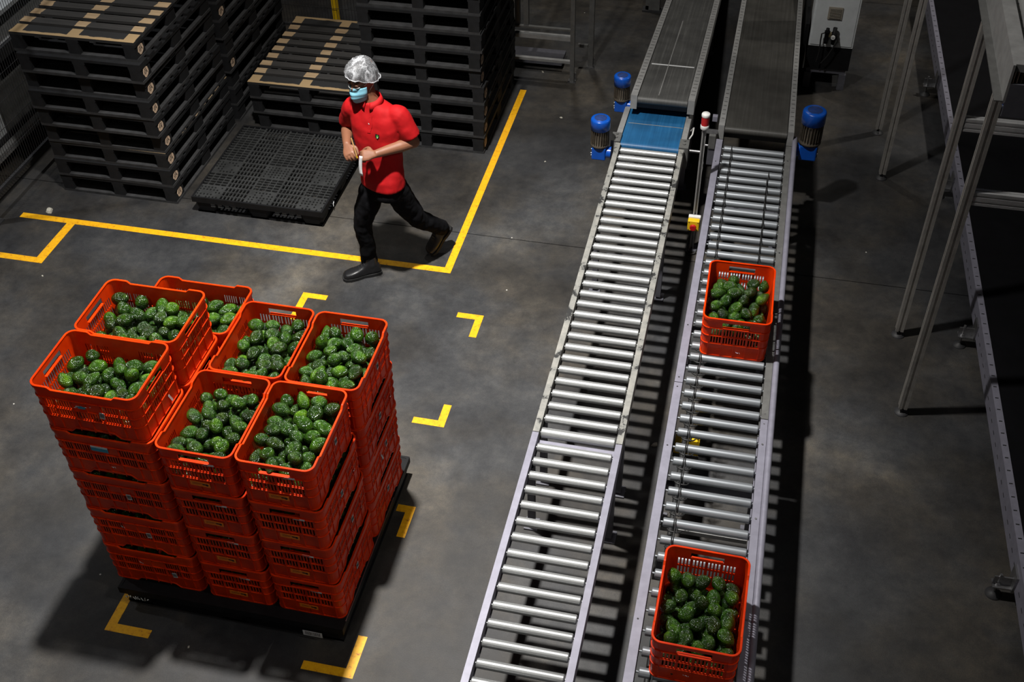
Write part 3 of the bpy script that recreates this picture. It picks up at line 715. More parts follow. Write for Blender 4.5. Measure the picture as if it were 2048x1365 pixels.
# ---------------------------------------------------------------- plastic pallets
def hole_plate(mb, x0, x1, y0, y1, z0, z1, nx, ny, wx, wy, dens=1.0, rr_=None, m=.012):
    """flat plate with nx*ny rectangular holes; wx, wy = rib widths"""
    xs_ = [x0, x0+m]; ys_ = [y0, y0+m]
    px = (x1-x0-2*m+wx)/nx; py = (y1-y0-2*m+wy)/ny
    for i in range(nx):
        xs_.append(x0+m+i*px+px-wx); xs_.append(x0+m+(i+1)*px if i < nx-1 else x1)
    for j in range(ny):
        ys_.append(y0+m+j*py+py-wy); ys_.append(y0+m+(j+1)*py if j < ny-1 else y1)
    NX_, NY_ = len(xs_), len(ys_)
    hole = set()
    for i in range(nx):
        for j in range(ny):
            if rr_ is None or rr_.random() < dens: hole.add((1+2*i, 1+2*j))
    sol = lambda i, j: 0 <= i < NX_-1 and 0 <= j < NY_-1 and (i, j) not in hole
    vs = [(x, y, z) for z in (z0, z1) for y in ys_ for x in xs_]
    V = lambda i, j, k: k*NX_*NY_+j*NX_+i
    fs = []
    for i in range(-1, NX_-1):
        for j in range(-1, NY_-1):
            s = sol(i, j)
            if s:
                fs.append((V(i, j, 1), V(i+1, j, 1), V(i+1, j+1, 1), V(i, j+1, 1))); fs.append((V(i, j+1, 0), V(i+1, j+1, 0), V(i+1, j, 0), V(i, j, 0)))
            if j >= 0 and s != sol(i+1, j):
                q = (V(i+1, j, 0), V(i+1, j+1, 0), V(i+1, j+1, 1), V(i+1, j, 1)); fs.append(q if s else q[::-1])
            if i >= 0 and s != sol(i, j+1):
                q = (V(i, j+1, 0), V(i+1, j+1, 0), V(i+1, j+1, 1), V(i, j+1, 1)); fs.append(q[::-1] if s else q)
    mb.add(vs, fs)
def plastic_pallet(label, x0, x1, y0, y1, h, group=None, grid=True):
    t_ = thing('plastic_pallet', label, 'pallet', ((x0+x1)/2, (y0+y1)/2, 0), 0, group)
    Lx, Ly = x1-x0, y1-y0; rr_ = random.Random(3)
    mb = MB()
    if grid:
        nx_, ny_ = 5, 6
        for i in range(nx_):
            for j in range(ny_):
                a0, a1 = -Lx/2+Lx*i/nx_, -Lx/2+Lx*(i+1)/nx_; b0, b1 = -Ly/2+Ly*j/ny_, -Ly/2+Ly*(j+1)/ny_
                kind = (i+2*j) % 4
                if i in (0, 2, 4) and j in (0, 2, 3, 5) and (i+j) % 2 == 0: hole_plate(mb, a0, a1, b0, b1, h-.012, h, 7, 5, .016, .014, .75, rr_, .016)
                elif kind in (0, 2): hole_plate(mb, a0, a1, b0, b1, h-.012, h, 4, 5, .008, .012, m=.008)
                else: hole_plate(mb, a0, a1, b0, b1, h-.012, h, 7, 3, .011, .009, m=.008)
    else: mb.box(-Lx/2, Lx/2, -Ly/2, Ly/2, h-.012, h)
    part('deck', mb, 'plastic_pallet_top' if grid else 'black_plastic', t_)
    mb = MB(); e = .012
    mb.box(-Lx/2-.004, Lx/2+.004, -Ly/2-.004, -Ly/2+e, h-.045, h+.003); mb.box(-Lx/2-.004, Lx/2+.004, Ly/2-e, Ly/2+.004, h-.045, h+.003)
    mb.box(-Lx/2-.004, -Lx/2+e, -Ly/2+e, Ly/2-e, h-.045, h+.003); mb.box(Lx/2-e, Lx/2+.004, -Ly/2+e, Ly/2-e, h-.045, h+.003)
    part('edge_frame', mb, 'black_plastic', t_)
    fw_ = [MB() for _ in range(9)]; q = 0
    for cx in (-Lx/2+.10, 0, Lx/2-.10):
        for cyy in (-Ly/2+.09, 0, Ly/2-.09):
            w1, w2 = .098, .088
            rings = []
            for z, s_ in ((.018, .80), (.06, .93), (h-.014, 1.0)):
                rr2 = []
                for (ax, ay) in ((1, .7), (.7, 1), (-.7, 1), (-1, .7), (-1, -.7), (-.7, -1), (.7, -1), (1, -.7)): rr2.append((cx+ax*w1*s_, cyy+ay*w2*s_, z))
                rings.append(rr2)
            m_ = MB(); m_.loft(rings, False); part('foot', m_, 'black_plastic', t_)
    for cx in (-Lx/2+.09, 0, Lx/2-.09):
        part('runner', MB().box(cx-.075, cx+.075, -Ly/2+.02, Ly/2-.02, 0, .018), 'black_plastic', t_)
    for yy in (-Ly/2+.02, Ly/2-.14):
        part('cross_runner', MB().box(-Lx/2+.02, Lx/2-.02, yy, yy+.12, .0005, .0175), 'black_plastic', t_)
    mb = MB()     # vented fascia between the feet
    return t_
pp = plastic_pallet('black plastic pallet with a gridded deck, empty on the floor beside the tall wooden stack', -4.185, -3.105, 6.655, 7.715, .152, 'black plastic pallets')
part('white_mark', MB().tube([(.5445, -.30, .05), (.5447, -.30, .075), (.5447, -.285, .085), (.5447, -.28, .07)], .003, 5), 'label_white', pp)
for s_ in (-1, 1):
    mb = MB()
    for i in range(4):
        for j in range(2): mb.box(s_*.27-.12+.06*i, s_*.27-.12+.06*i+.035, -.533, -.526, .075+.022*j, .087+.022*j)
    part('fascia_grid', mb, 'plastic_pallet_top', pp)
lp = plastic_pallet('black pallet carrying the big block of orange crates', -3.028, -1.730, 3.14, 4.385, .148, 'black plastic pallets', grid=False)
o = link('barcode_label', MB().box(-.055, .055, -.001, 0, -.022, .022).mesh('barcode_label', 'label_white'), lp, (.472, -.6285, .060))
link('barcode', bars_mesh(.10, .046, seed=4), o)
mb = scribble(12, .14, .03, 9, .0025); part('painted_scrawl', mb, 'label_white', lp, loc=(-.55, -.6290, .085))
lpl = MB().box(.649, .6535, -.57, .30, .1505, .1525); part('metal_edge', lpl, 'steel', lp)

# ---------------------------------------------------------------- wooden pallets
PH = 0.157
_b = {}
_b['edge'] = MB().box(-.5, .5, .475, .6, PH-.022, PH).mesh('deck_board', 'edge_board')
_b['edge2'] = MB().box(-.5, .5, -.6, -.475, PH-.022, PH).mesh('deck_board', 'edge_board')
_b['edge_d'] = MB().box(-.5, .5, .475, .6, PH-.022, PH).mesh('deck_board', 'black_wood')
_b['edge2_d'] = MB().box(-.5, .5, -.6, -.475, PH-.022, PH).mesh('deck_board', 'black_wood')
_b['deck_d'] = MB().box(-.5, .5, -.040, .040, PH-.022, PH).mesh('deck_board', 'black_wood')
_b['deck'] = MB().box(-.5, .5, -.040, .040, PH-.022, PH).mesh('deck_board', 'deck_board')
_b['string'] = MB().box(-.05, .05, -.6, .6, PH-.044, PH-.022).mesh('stringer_board', 'black_wood')
_b['block'] = MB().box(-.045, .045, -.0725, .0725, .022, PH-.044).mesh('block', 'black_wood')
_b['bot'] = MB().box(-.05, .05, -.6, .6, 0, .022).mesh('bottom_board', 'lit_black_wood')
_b['botx'] = MB().box(-.40, .40, -.06, .06, 0.001, .021).mesh('bottom_board', 'black_wood')
_m = MB(); _v = [(0.0012*k, .036*math.cos(2*PI*i/14)*(1+.1*math.sin(3*i)), .037*math.sin(2*PI*i/14)*(1+.08*math.cos(2*i))) for k in (0, 1) for i in range(14)]
_m.add(_v, [tuple(range(14, 28)), tuple(reversed(range(14)))] + [(i, (i+1) % 14, 14+(i+1) % 14, 14+i) for i in range(14)])
_b['stamp'] = _m.mesh('stamp_patch', 'stamp_wood')
_b['stampink'] = MB().box(.0012, .0018, -.020, -.014, -.012, .012).box(.0012, .0018, -.006, .0, -.014, .012).box(.0012, .0018, .008, .016, -.010, .010).box(.0012, .0018, -.02, .016, .016, .019).mesh('ink_stamp', 'label_black')
def wood_pallet(label, loc, rz, group, stamp=False, worn=True):
    q = '' if worn else '_d'
    t_ = thing('wooden_pallet', label, 'pallet', loc, rz, group)
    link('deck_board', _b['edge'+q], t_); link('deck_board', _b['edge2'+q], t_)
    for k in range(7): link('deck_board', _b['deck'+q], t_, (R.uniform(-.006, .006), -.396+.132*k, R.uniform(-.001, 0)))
    for x in (-.45, 0, .45):
        link('stringer_board', _b['string'], t_, (x, 0, 0)); link('bottom_board', _b['bot'], t_, (x, 0, 0))
        for y in (-.5275, 0, .5275): link('block', _b['block'], t_, (x, y, 0))
    for y in (-.54, .54): pass
    for m__ in MBX: link('bottom_board', m__, t_, (0, -.54, 0)); link('bottom_board', m__, t_, (0, .54, 0))
    if stamp:
        s_ = link('stamp_patch', _b['stamp'], t_, (.4953, -.5275+R.uniform(-.008, .008), .072), (R.uniform(-.4, .4), 0, 0)); s_['label'] = 'round bare-wood stamp patch'
        s_.scale = (1, R.uniform(1.0, 1.35), R.uniform(1.0, 1.2)); link('ink_stamp', _b['stampink'], s_)
    return t_
# short cross boards sit between the three long bottom boards
MBX = [MB().box(-.399, -.051, -.06, .06, 0.0, .022).mesh('bottom_board', 'lit_black_wood'), MB().box(.051, .399, -.06, .06, 0.0, .022).mesh('bottom_board', 'lit_black_wood')]
NUMS = ['top', 'second from top', 'third from top', 'fourth from top', 'fifth from top', 'sixth from top', 'seventh from top', 'eighth from top', 'ninth from top', 'tenth from top', 'eleventh from top', 'bottom']
def wstack(where, x, y, n, stamp, jitter=.012, group=None, rz0=0):
    for k in range(n):
        nm = NUMS[k] if k < n-1 else 'bottom'
        lab = 'black wooden pallet, %s in the %s' % (nm, where)
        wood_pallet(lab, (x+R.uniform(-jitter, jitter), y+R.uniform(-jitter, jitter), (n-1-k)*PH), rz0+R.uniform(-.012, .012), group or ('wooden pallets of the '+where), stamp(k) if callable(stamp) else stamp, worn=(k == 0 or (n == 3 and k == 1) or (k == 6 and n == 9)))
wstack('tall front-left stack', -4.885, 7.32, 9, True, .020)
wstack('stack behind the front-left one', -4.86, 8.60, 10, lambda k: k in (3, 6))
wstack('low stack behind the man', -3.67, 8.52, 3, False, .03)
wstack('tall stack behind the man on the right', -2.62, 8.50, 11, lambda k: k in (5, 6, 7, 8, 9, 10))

# ---------------------------------------------------------------- roller conveyors
YU = [7.238, 7.143, 7.046, 6.945, 6.845, 6.748, 6.652, 6.558, 6.456, 6.357, 6.258, 6.156, 6.058, 5.959, 5.861, 5.761, 5.658, 5.559, 5.458, 5.355, 5.252, 5.149, 5.047, 4.947, 4.845, 4.744, 4.638, 4.536, 4.432]
YBIG = 4.325
YN = [4.207, 4.102, 3.999, 3.896, 3.789, 3.678, 3.573, 3.467, 3.364, 3.255, 3.146, 3.039, 2.931, 2.815, 2.714, 2.606, 2.498, 2.39]
def roller_mesh(x0, x1, r, mat, name='roller'):
    mb = MB(); mb.cyl((x0+.004, 0, 0), (x1-.004, 0, 0), r, n=24, caps=False)
    for a, b_, s_ in ((x0, x0+.004, 1), (x1, x1-.004, -1)):
        pass
    n = 24
    for xe, xi in ((x0, x0+.004), (x1, x1-.004)):
        ring = [(xe, (r-.004)*math.cos(2*PI*i/n), (r-.004)*math.sin(2*PI*i/n)) for i in range(n)]
        ring2 = [(xi, r*math.cos(2*PI*i/n), r*math.sin(2*PI*i/n)) for i in range(n)]
        fs = [(i, (i+1) % n, n+(i+1) % n, n+i) for i in range(n)] + [tuple(range(n))]
        if xe > xi: fs = [f[::-1] for f in fs]
        mb.add(ring+ring2, [f[::-1] for f in fs], False)
    mb.cyl((x0-.02, 0, 0), (x1+.02, 0, 0), .006, n=8)
    return mb.mesh(name, mat)
def leg_frame(par, x0, x1, y, ztop, mat, name='leg'):
    for x in (x0, x1):
        mb = MB(); mb.box(x-.018, x+.018, y-.03, y+.03, .03, ztop); mb.box(x-.04, x+.04, y-.045, y+.045, 0, .012); mb.cyl((x, y, .012), (x, y, .05), .008, n=8)
        part(name, mb, mat, par)
    part('cross_bar', MB().box(x0+.018, x1-.018, y-.02, y+.02, .30, .335), mat, par)
def rail(par, x0, x1, y0, y1, z0, z1, lip, mat, holes=(), name='side_rail'):
    """C profile: vertical web at x0/x1 outer with top and bottom flange"""
    mb = MB(); s_ = 1 if lip > 0 else -1
    web = (x0, x0+.004) if s_ > 0 else (x1-.004, x1)
    mb.box(x0, x1, y0, y1, z1-.004, z1); mb.box(web[0], web[1], y0, y1, z0, z1-.004); mb.box(x0, x1, y0, y1, z0-.004, z0)
    inner = (x1-.004, x1) if s_ > 0 else (x0, x0+.004)
    mb.box(inner[0], inner[1], y0, y1, z1-.07, z1-.004)
    o = part(name, mb, mat, par)
    return o
# left conveyor, far section
lf = thing('roller_conveyor', 'left roller conveyor, far section with chipped cream side rails', 'conveyor', (0, 0, 0), 0, 'roller conveyor sections')
RM1 = roller_mesh(-.893, -.474, .0245, 'roller_steel')
for y in YU: link('roller', RM1, lf, (0, y, .626))
link('roller', roller_mesh(-.893, -.474, .030, 'roller_steel'), lf, (0, YBIG, .622))
rail(lf, -.938, -.902, 4.30, 7.30, .545, .652, 1, 'chipped_paint'); rail(lf, -.466, -.430, 4.30, 7.30, .545, .652, -1, 'chipped_paint')
leg_frame(lf, -.915, -.455, 6.35, .545, 'machine_grey')
leg_frame(lf, -.915, -.455, 4.50, .545, 'machine_grey')
# left conveyor, near section
ln = thing('roller_conveyor', 'left roller conveyor, near section with clean lavender-grey side rails', 'conveyor', (0, 0, 0), 0, 'roller conveyor sections')
for y in YN: link('roller', RM1, ln, (0, y, .626))
rail(ln, -.938, -.902, 2.28, 4.295, .545, .652, 1, 'lavender_paint'); rail(ln, -.466, -.430, 2.28, 4.295, .545, .652, -1, 'lavender_paint')
part('cross_bar', MB().box(-.90, -.466, 4.245, 4.285, .56, .60), 'lavender_paint', ln)
part('cross_bar', MB().box(-.90, -.466, 2.60, 2.64, .545, .575), 'lavender_paint', ln)
leg_frame(ln, -.915, -.455, 4.15, .545, 'machine_grey')
leg_frame(ln, -.915, -.455, 2.55, .545, 'machine_grey')

# right conveyor
YR = [7.409, 7.314, 7.217, 7.121, 7.025, 6.927, 6.827, 6.728, 6.630, 6.532, 6.43, 6.33, 6.231, 6.134, 6.034, 5.929, 5.83, 5.729, 5.63, 5.521, 5.423, 5.319, 5.211, 5.113, 5.008, 4.903, 4.799, 4.693, 4.591, 4.483, 4.366, 4.261, 4.151, 4.045, 3.938, 3.83, 3.714, 3.604, 3.497, 3.382, 3.271, 3.155, 3.04, 2.928, 2.815, 2.70, 2.59, 2.48, 2.37]
rc = thing('roller_conveyor', 'right roller conveyor with rubber drive bands, carrying two avocado crates', 'conveyor', (0, 0, 0), 0, 'roller conveyor sections')
RM2 = roller_mesh(-.143, .297, .0245, 'roller_steel_dull')
for y in YR: link('roller', RM2, rc, (0, y, .626))
rail(rc, -.207, -.160, 4.86, 7.50, .50, .648, 1, 'lavender_paint'); rail(rc, -.207, -.160, 2.25, 4.855, .50, .648, 1, 'lavender_paint')
rail(rc, .306, .346, 4.66, 7.50, .50, .648, -1, 'grey_paint'); rail(rc, .306, .346, 2.25, 4.655, .50, .648, -1, 'lavender_paint')
part('guide_tube', MB().cyl((.366, 2.25, .645), (.366, 7.62, .645), .0185, n=18), 'lavender_paint', rc)
mb = MB()
for y in (7.3, 6.2, 5.6, 4.46, 3.93, 3.3): mb.cyl((.326, y, .648), (.326, y, .652), .006, n=8)
for y in (4.70, 4.62): mb.cyl((.326, y, .648), (.326, y, .650), .004, n=8)
part('bolt', mb, 'steel', rc)
mb = MB()
for y in (7.2, 5.37, 4.90, 4.82, 4.35, 3.2): mb.cyl((-.186, y, .648), (-.186, y, .6492), .005, n=8)
part('rivet', mb, 'black_rubber', rc)
# drive bands: near the left ends, one loop spanning each pair of rollers
def band_loop(x, ya, yb, r=.0265, t=.0032):
    pts = []
    for i in range(9): th = PI*i/8 - PI/2; pts.append((x, ya+r*math.cos(th), .626+r*math.sin(th)))
    for i in range(9): th = PI*i/8 + PI/2; pts.append((x, yb+r*math.cos(th), .626+r*math.sin(th)))
    pts.append(pts[0])
    m_ = MB(); m_.tube(pts, t, 6, caps=False); return m_
for i in range(len(YR)-1):
    part('drive_band', band_loop(-.086 + (.009 if i % 2 else 0) , YR[i], YR[i+1]), 'black_rubber', rc)
for i in range(3, 14):
    part('drive_band', band_loop(.195 + (.007 if i % 2 else 0), YR[i], YR[i+1]), 'black_rubber', rc)
for i in range(22, 37):        # black spacer clips between the nearer rollers
    y = (YR[i]+YR[i+1])/2; mb = MB()
    mb.tube([(-.115, y+.012, .632), (-.105, y-.006, .640), (-.09, y-.010, .642), (-.066, y-.010, .642), (-.05, y-.006, .640), (-.040, y+.012, .632)], .0045, 6)
    mb.tube([(-.095, y-.014, .640), (-.097, y+.012, .640)], .004, 5); mb.tube([(-.068, y-.014, .640), (-.066, y+.012, .640)], .004, 5)
    part('spacer_clip', mb, 'black_rubber', rc)
for y in (7.1, 5.7, 4.35, 2.9): leg_frame(rc, -.185, .326, y, .50, 'machine_grey')
part('cross_bar', MB().box(-.16, .306, 3.62, 3.75, .40, .44), 'light_grey_paint', rc)
part('cross_bar', MB().box(-.16, .306, 3.95, 4.02, .40, .43), 'light_grey_paint', rc)
part('line_shaft', MB().cyl((-.10, 2.3, .50), (-.10, 5.0, .50), .016, n=12), 'black_rubber', rc)
yb_ = thing('junction_box', 'small yellow box mounted under the rollers of the right conveyor', 'electrical box', (-.085, 4.60, .385))
bevel(part('housing', MB().box(-.055, .055, -.05, .05, -.04, .04), 'yellow_paint', yb_), .006)
part('bracket', MB().box(-.075, -.055, -.02, .02, -.04, .10), 'machine_grey', yb_)
pcan = MB().box(-.058, .058, -.0535, -.050, -.03, .0)
part('cover_seam', pcan, 'dark_grey', yb_)

# belt conveyors ------------------------------------------------
def belt_conv(name, label, x0, x1, y0, z0, y1, z1, mat, frame, rail_w, slots=True, group=None, lift=0.0, cap=None):
    """belt from near (y0,z0) to far (y1,z1)"""
    t_ = thing(name, label, 'conveyor', (0, y0, z0), 0, group)
    L = math.hypot(y1-y0, z1-z0); ang = math.atan2(z1-z0, y1-y0)
    bx0, bx1 = x0+rail_w, x1-rail_w
    r_ = .028
    def P(x, s, h): return (x, s*math.cos(ang)-h*math.sin(ang), s*math.sin(ang)+h*math.cos(ang))
    mb = MB(); prof = [(s, 0) for s in (L, L*.66, L*.33, 0)]
    pts = [(L, 0), (0, 0)] + [(-r_*math.sin(a), -r_+r_*math.cos(a)) for a in [PI*i/10 for i in range(1, 11)]] + [(L, -2*r_)]
    outer = [P(bx0, s, h) for s, h in pts]; outer2 = [P(bx1, s, h) for s, h in pts]; n = len(pts)
    mb.add(outer+outer2, [(i, i+1, n+i+1, n+i) for i in range(n-1)], False)
    mb.f = [f[::-1] for f in mb.f]
    inn = [P(bx0, s*1.0, h-.003 if h > -r_ else h+.003) for s, h in pts]; 
    mb.add([P(bx0, L, -.004), P(bx0, 0, -.004), P(bx1, 0, -.004), P(bx1, L, -.004)], [(0, 1, 2, 3)])
    part('belt', mb, mat, t_)
    part('end_roller', MB().cyl(P(bx0, .0, -r_), P(bx1, 0, -r_), r_-.004, n=20), 'steel', t_)
    for a, b_ in ((x0, bx0-.004), (bx1+.004, x1)):
        m_ = MB(); lf_ = lift
        c = [P(a, -.02, .012+lf_), P(b_, -.02, .012+lf_), P(b_, L, .012+lf_), P(a, L, .012+lf_), P(a, -.02, -.10), P(b_, -.02, -.10), P(b_, L, -.10), P(a, L, -.10)]
        m_.add(c, [(0, 1, 2, 3), (7, 6, 5, 4), (0, 4, 5, 1), (1, 5, 6, 2), (2, 6, 7, 3), (3, 7, 4, 0)])
        rl = part('side_rail', m_, frame, t_)
        if slots:
            sl = MB(); k = .10
            while k < L:
                q = [P(a+.010, k, .0125+lf_), P(b_-.010, k, .0125+lf_), P(b_-.010, k+.008, .0125+lf_), P(a+.010, k+.008, .0125+lf_)]
                sl.add(q, [(0, 1, 2, 3)]); k += .075
            so = part('slot_row', sl, 'dark_grey', rl); so['kind'] = 'stuff'
    # under frame
    m_ = MB(); m_.add([P(x0+.01, .02, -.10), P(x1-.01, .02, -.10), P(x1-.01, L, -.10), P(x0+.01, L, -.10), P(x0+.01, .02, -.06), P(x1-.01, .02, -.06), P(x1-.01, L, -.06), P(x0+.01, L, -.06)],
        [(3, 2, 1, 0), (4, 5, 6, 7), (0, 1, 5, 4), (1, 2, 6, 5), (2, 3, 7, 6), (3, 0, 4, 7)])
    part('slider_bed', m_, 'dark_grey', t_)
    return t_, P
gb, P1 = belt_conv('belt_conveyor', 'left inclined grey belt conveyor feeding the short blue belt', -.905, -.412, 7.82, .755, 11.6, .15, 'grey_belt', 'light_grey_paint', .055, group='belt conveyors at the back')
# belt splices
m_ = MB(); m_.add([P1(-.835, .72, .001), P1(-.485, .72, .001), P1(-.485, .745, .001), P1(-.835, .745, .001)], [(0, 1, 2, 3)]); part('belt_splice', m_, 'label_white', gb)
m_ = MB(); m_.add([P1(-.70, .05, .0012), P1(-.694, .05, .0012), P1(-.690, 1.9, .0012), P1(-.696, 1.9, .0012)], [(0, 1, 2, 3)]); part('worn_line', m_, 'light_grey_paint', gb)
bb_, P2 = belt_conv('belt_conveyor', 'short bright blue belt between the grey belt and the left rollers', -.955, -.425, 7.335, .640, 8.02, .575, 'blue_belt', 'light_grey_paint', .045, slots=False, group='belt conveyors at the back')
m_ = MB(); m_.add([P2(-.895, .32, .001), P2(-.475, .32, .001), P2(-.475, .328, .001), P2(-.895, .328, .001)], [(0, 1, 2, 3)]); part('belt_splice', m_, 'light_grey_paint', bb_)
for x in (-.945, -.435):
    m_ = MB(); m_.box(x-.035, x+.035, -.02, .10, -.16, .016); m_.cyl((x, .03, .016), (x, .03, .024), .012, n=8); m_.cyl((x, .075, .016), (x, .075, .024), .010, n=8); part('bearing_block', m_, 'grey_paint', bb_)
part('shaft_end', MB().cyl((-.40, .02, -.028), (-.30, .02, -.028), .012, n=12), 'steel', bb_)
part('bent_handle', MB().tube([(-.41, .20, -.04), (-.39, .20, -.0), (-.39, .31, -.01), (-.41, .33, -.05)], .006, 8), 'white_plastic', bb_)
db, P3 = belt_conv('belt_conveyor', 'long dark belt conveyor feeding the right rollers, slotted pale side rails', -.205, .352, 7.60, .705, 11.8, .26, 'dark_belt', 'light_grey_paint', .048, group='belt conveyors at the back')
for t_, P, L, xa, xb in ((gb, P1, 3.8, -.88, -.44), (db, P3, 4.2, -.18, .33)):
    for s in (.25, 2.2):
        q = P(0, s, -.10)
        for x in (xa, xb):
            b0 = t_.location
            m_ = MB(); m_.box(x-.02, x+.02, q[1]-.02, q[1]+.02, -b0.z, q[2]); m_.box(x-.04, x+.04, q[1]-.04, q[1]+.04, -b0.z, -b0.z+.01); part('leg', m_, 'machine_grey', t_)
for x, y in ((-.93, 7.75), (-.45, 7.75)):
    m_ = MB(); m_.box(x-.02, x+.02, y-7.335-.02, y-7.335+.02, -.640, -.18); m_.box(x-.04, x+.04, y-7.335-.04, y-7.335+.04, -.640, -.630); part('leg', m_, 'machine_grey', bb_)
# sensor with reflector bracket on right belt
se = thing('sensor_bracket', 'small steel sensor bracket with coiled cable beside the right belt end', 'sensor', (-.235, 7.55, .60))
part('plate', MB().box(-.09, .03, -.01, .05, .06, .066), 'steel', se); part('plate', MB().box(-.03, .02, -.04, .0, -.05, .06), 'grey_paint', se)
part('sensor_head', MB().box(-.025, .012, .12, .16, .09, .13), 'lavender_paint', se)
part('pulley_knob', MB().cyl((-.075, -.03, -.03), (-.02, -.03, -.03), .010, n=12), 'steel', se)
part('cable', MB().tube([(-.05, .02, .05), (-.075, -.02, .0), (-.07, -.05, -.08), (-.045, -.12, -.14), (-.05, -.2, -.2)], .004, 6), 'black_rubber', se)
part('support', MB().box(-.03, .03, -.03, .05, -.20, -.05), 'machine_grey', se)

# ---------------------------------------------------------------- gear motors
def motor(label, x, y, z, s=1.0, side=1, group='blue gear motors driving the belts'):
    t_ = thing('gear_motor', label, 'motor', (x, y, z), 0, group); t_.scale = (s, s, s)
    # z = gearbox bottom
    g = MB(); g.box(-.06, .06, -.06, .06, 0, .12); g.cyl((side*.06, 0, .055), (side*.10, 0, .055), .05, n=20); o = part('gearbox', g, 'blue_paint', t_); bevel(o, .01, 2)
    m_ = MB()
    for a in range(8):
        th = 2*PI*a/8; m_.cyl((-side*.06, .045*math.cos(th), .06+.045*math.sin(th)), (-side*.068, .045*math.cos(th), .06+.045*math.sin(th)), .006, n=6)
    m_.cyl((-side*.06, 0, .06), (-side*.066, 0, .06), .03, n=16)
    part('gearbox_bolts', m_, 'steel', t_)
    f = MB(); f.lathe([(.055, .12), (.078, .125), (.080, .14), (.066, .15), (.064, .30)], 24)
    part('motor_body', f, 'motor_bronze', t_)
    fn = MB()
    for k in range(24):
        th = 2*PI*k/24; c, s2 = math.cos(th), math.sin(th)
        fn.obox((.070*c, .070*s2, .225), (.009*c, .009*s2, 0), (-.0022*s2, .0022*c, 0), (0, 0, .068))
    part('cooling_fins', fn, 'motor_bronze', t_)
    tb = MB(); tb.box(-side*.062, -side*.10, -.035, .035, .20, .27) if side < 0 else tb.box(-.10, -.062, -.035, .035, .20, .27)
    cp = MB(); cp.lathe([(.076, .285), (.083, .288), (.083, .368), (.080, .378), (.072, .384), (.0, .3852)], 28); part('fan_cover', cp, 'blue_paint', t_)
    gr = MB()
    for k in range(-4, 5):
        w_ = math.sqrt(max(0, .052**2-(k*.011)**2)); gr.box(-w_, w_, k*.011-.002, k*.011+.002, .3852, .3868)
    part('fan_grille', gr, 'dark_grey', t_)
    return t_
motor('blue capped gear motor at the joint of left rollers and blue belt', -1.055, 7.27, .53, .88, 1)
motor('blue capped gear motor beside the end of the left grey belt', -.995, 7.95, .54, .80, 1)
motor('blue capped gear motor on the right side of the right conveyor', .475, 7.62, .50, 1.05, -1)

# ---------------------------------------------------------------- stack light and emergency stop
sl_ = thing('beacon_post', 'thin post with a red signal beacon on top, between the two conveyors', 'signal light', (-.283, 6.97, 0))
part('base_plate', MB().box(-.04, .04, -.04, .04, 0, .008), 'machine_grey', sl_)
m_ = MB(); m_.box(-.014, -.004, -.012, .012, .008, 1.06); m_.box(.010, .016, -.008, .008, .008, 1.06); m_.box(-.014, .016, .006, .012, .008, 1.06)
part('post', m_, 'light_grey_paint', sl_)
part('beacon_base', MB().lathe([(.026, 1.055), (.030, 1.06), (.030, 1.085), (.027, 1.088)], 20), 'white_plastic', sl_)
part('beacon_lens', MB().lathe([(.027, 1.088), (.027, 1.155)], 20), 'red_plastic', sl_)
part('beacon_cap', MB().lathe([(.029, 1.155), (.030, 1.158), (.030, 1.172), (.026, 1.178), (0, 1.180)], 20), 'white_plastic', sl_)
part('cable', MB().tube([(0, -.03, .25), (-.03, -.05, .12), (-.025, -.07, .02), (.0, -.08, .008), (.03, -.07, .01), (.05, -.05, .04), (.06, -.02, .12)], .006, 8), 'black_rubber', sl_)
es = thing('emergency_stop', 'yellow emergency stop box with a red mushroom button', 'switch', (-.283, 6.945, .27))
o = part('back_box', MB().box(-.034, .038, -.012, .018, -.035, .043), 'white_plastic', es); bevel(o, .004)
o = part('front_cover', MB().box(-.034, .034, -.052, -.012, -.035, .035), 'yellow_paint', es); bevel(o, .004)
es.scale = (1.25, 1.1, 1.25); yb_.scale = (1.3, 1.2, 1)
m_ = MB(); m_.cyl((0, -.052, 0), (0, -.066, 0), .012, n=16); m_.cyl((0, -.064, 0), (0, -.078, 0), .020, .017, n=24); part('stop_button', m_, 'red_plastic', es)
m_ = MB()
for x in (-.026, .026):
    for z in (-.027, .027): m_.cyl((x, -.052, z), (x, -.0535, z), .003, n=8)
part('screw', m_, 'dark_grey', es)

# ---------------------------------------------------------------- aluminium gantry with elevated conveyor (right)
gt_ = thing('gantry_frame', 'tall aluminium profile frame carrying the raised conveyor on the right', 'frame', (0, 0, 0))
def prof_post(x, y, z0, z1, w=.026):
    m_ = MB(); g_ = .007
    for sx_ in (-1, 1):
        for sy2 in (-1, 1):
            a0, a1 = sorted((sx_*g_, sx_*w)); b0, b1 = sorted((sy2*g_, sy2*w)); m_.box(x+a0, x+a1, y+b0, y+b1, z0, z1)
    m_.box(x-w+.008, x+w-.008, y-w+.008, y+w-.008, z0, z1)
    return m_
for (x, y) in ((1.218, 6.29), (1.224, 5.535), (1.122, 8.20), (1.10, 8.88)):
    p = part('post', prof_post(x, y, .05, 2.42), 'aluminium', gt_)
    f_ = MB(); f_.lathe([(.045, 0), (.045, .008), (.02, .016), (.010, .02), (.010, .05)], 18, (x, y, 0)); part('levelling_foot', f_, 'dark_grey', gt_)
def prof_beam(x0, x1, y, z):
    m_ = MB()
    for (b0, b1) in ((-.022, -.006), (.006, .022)):
        for (c0, c1) in ((-.042, -.026), (-.012, .012), (.026, .042)): m_.box(x0, x1, y+b0, y+b1, z+c0, z+c1)
    m_.box(x0, x1, y-.014, y+.014, z-.036, z+.036); return m_
for y in (6.29, 5.535, 8.20, 8.88): part('cross_beam', prof_beam(1.25, 3.0, y, 1.70), 'bright_aluminium', gt_)
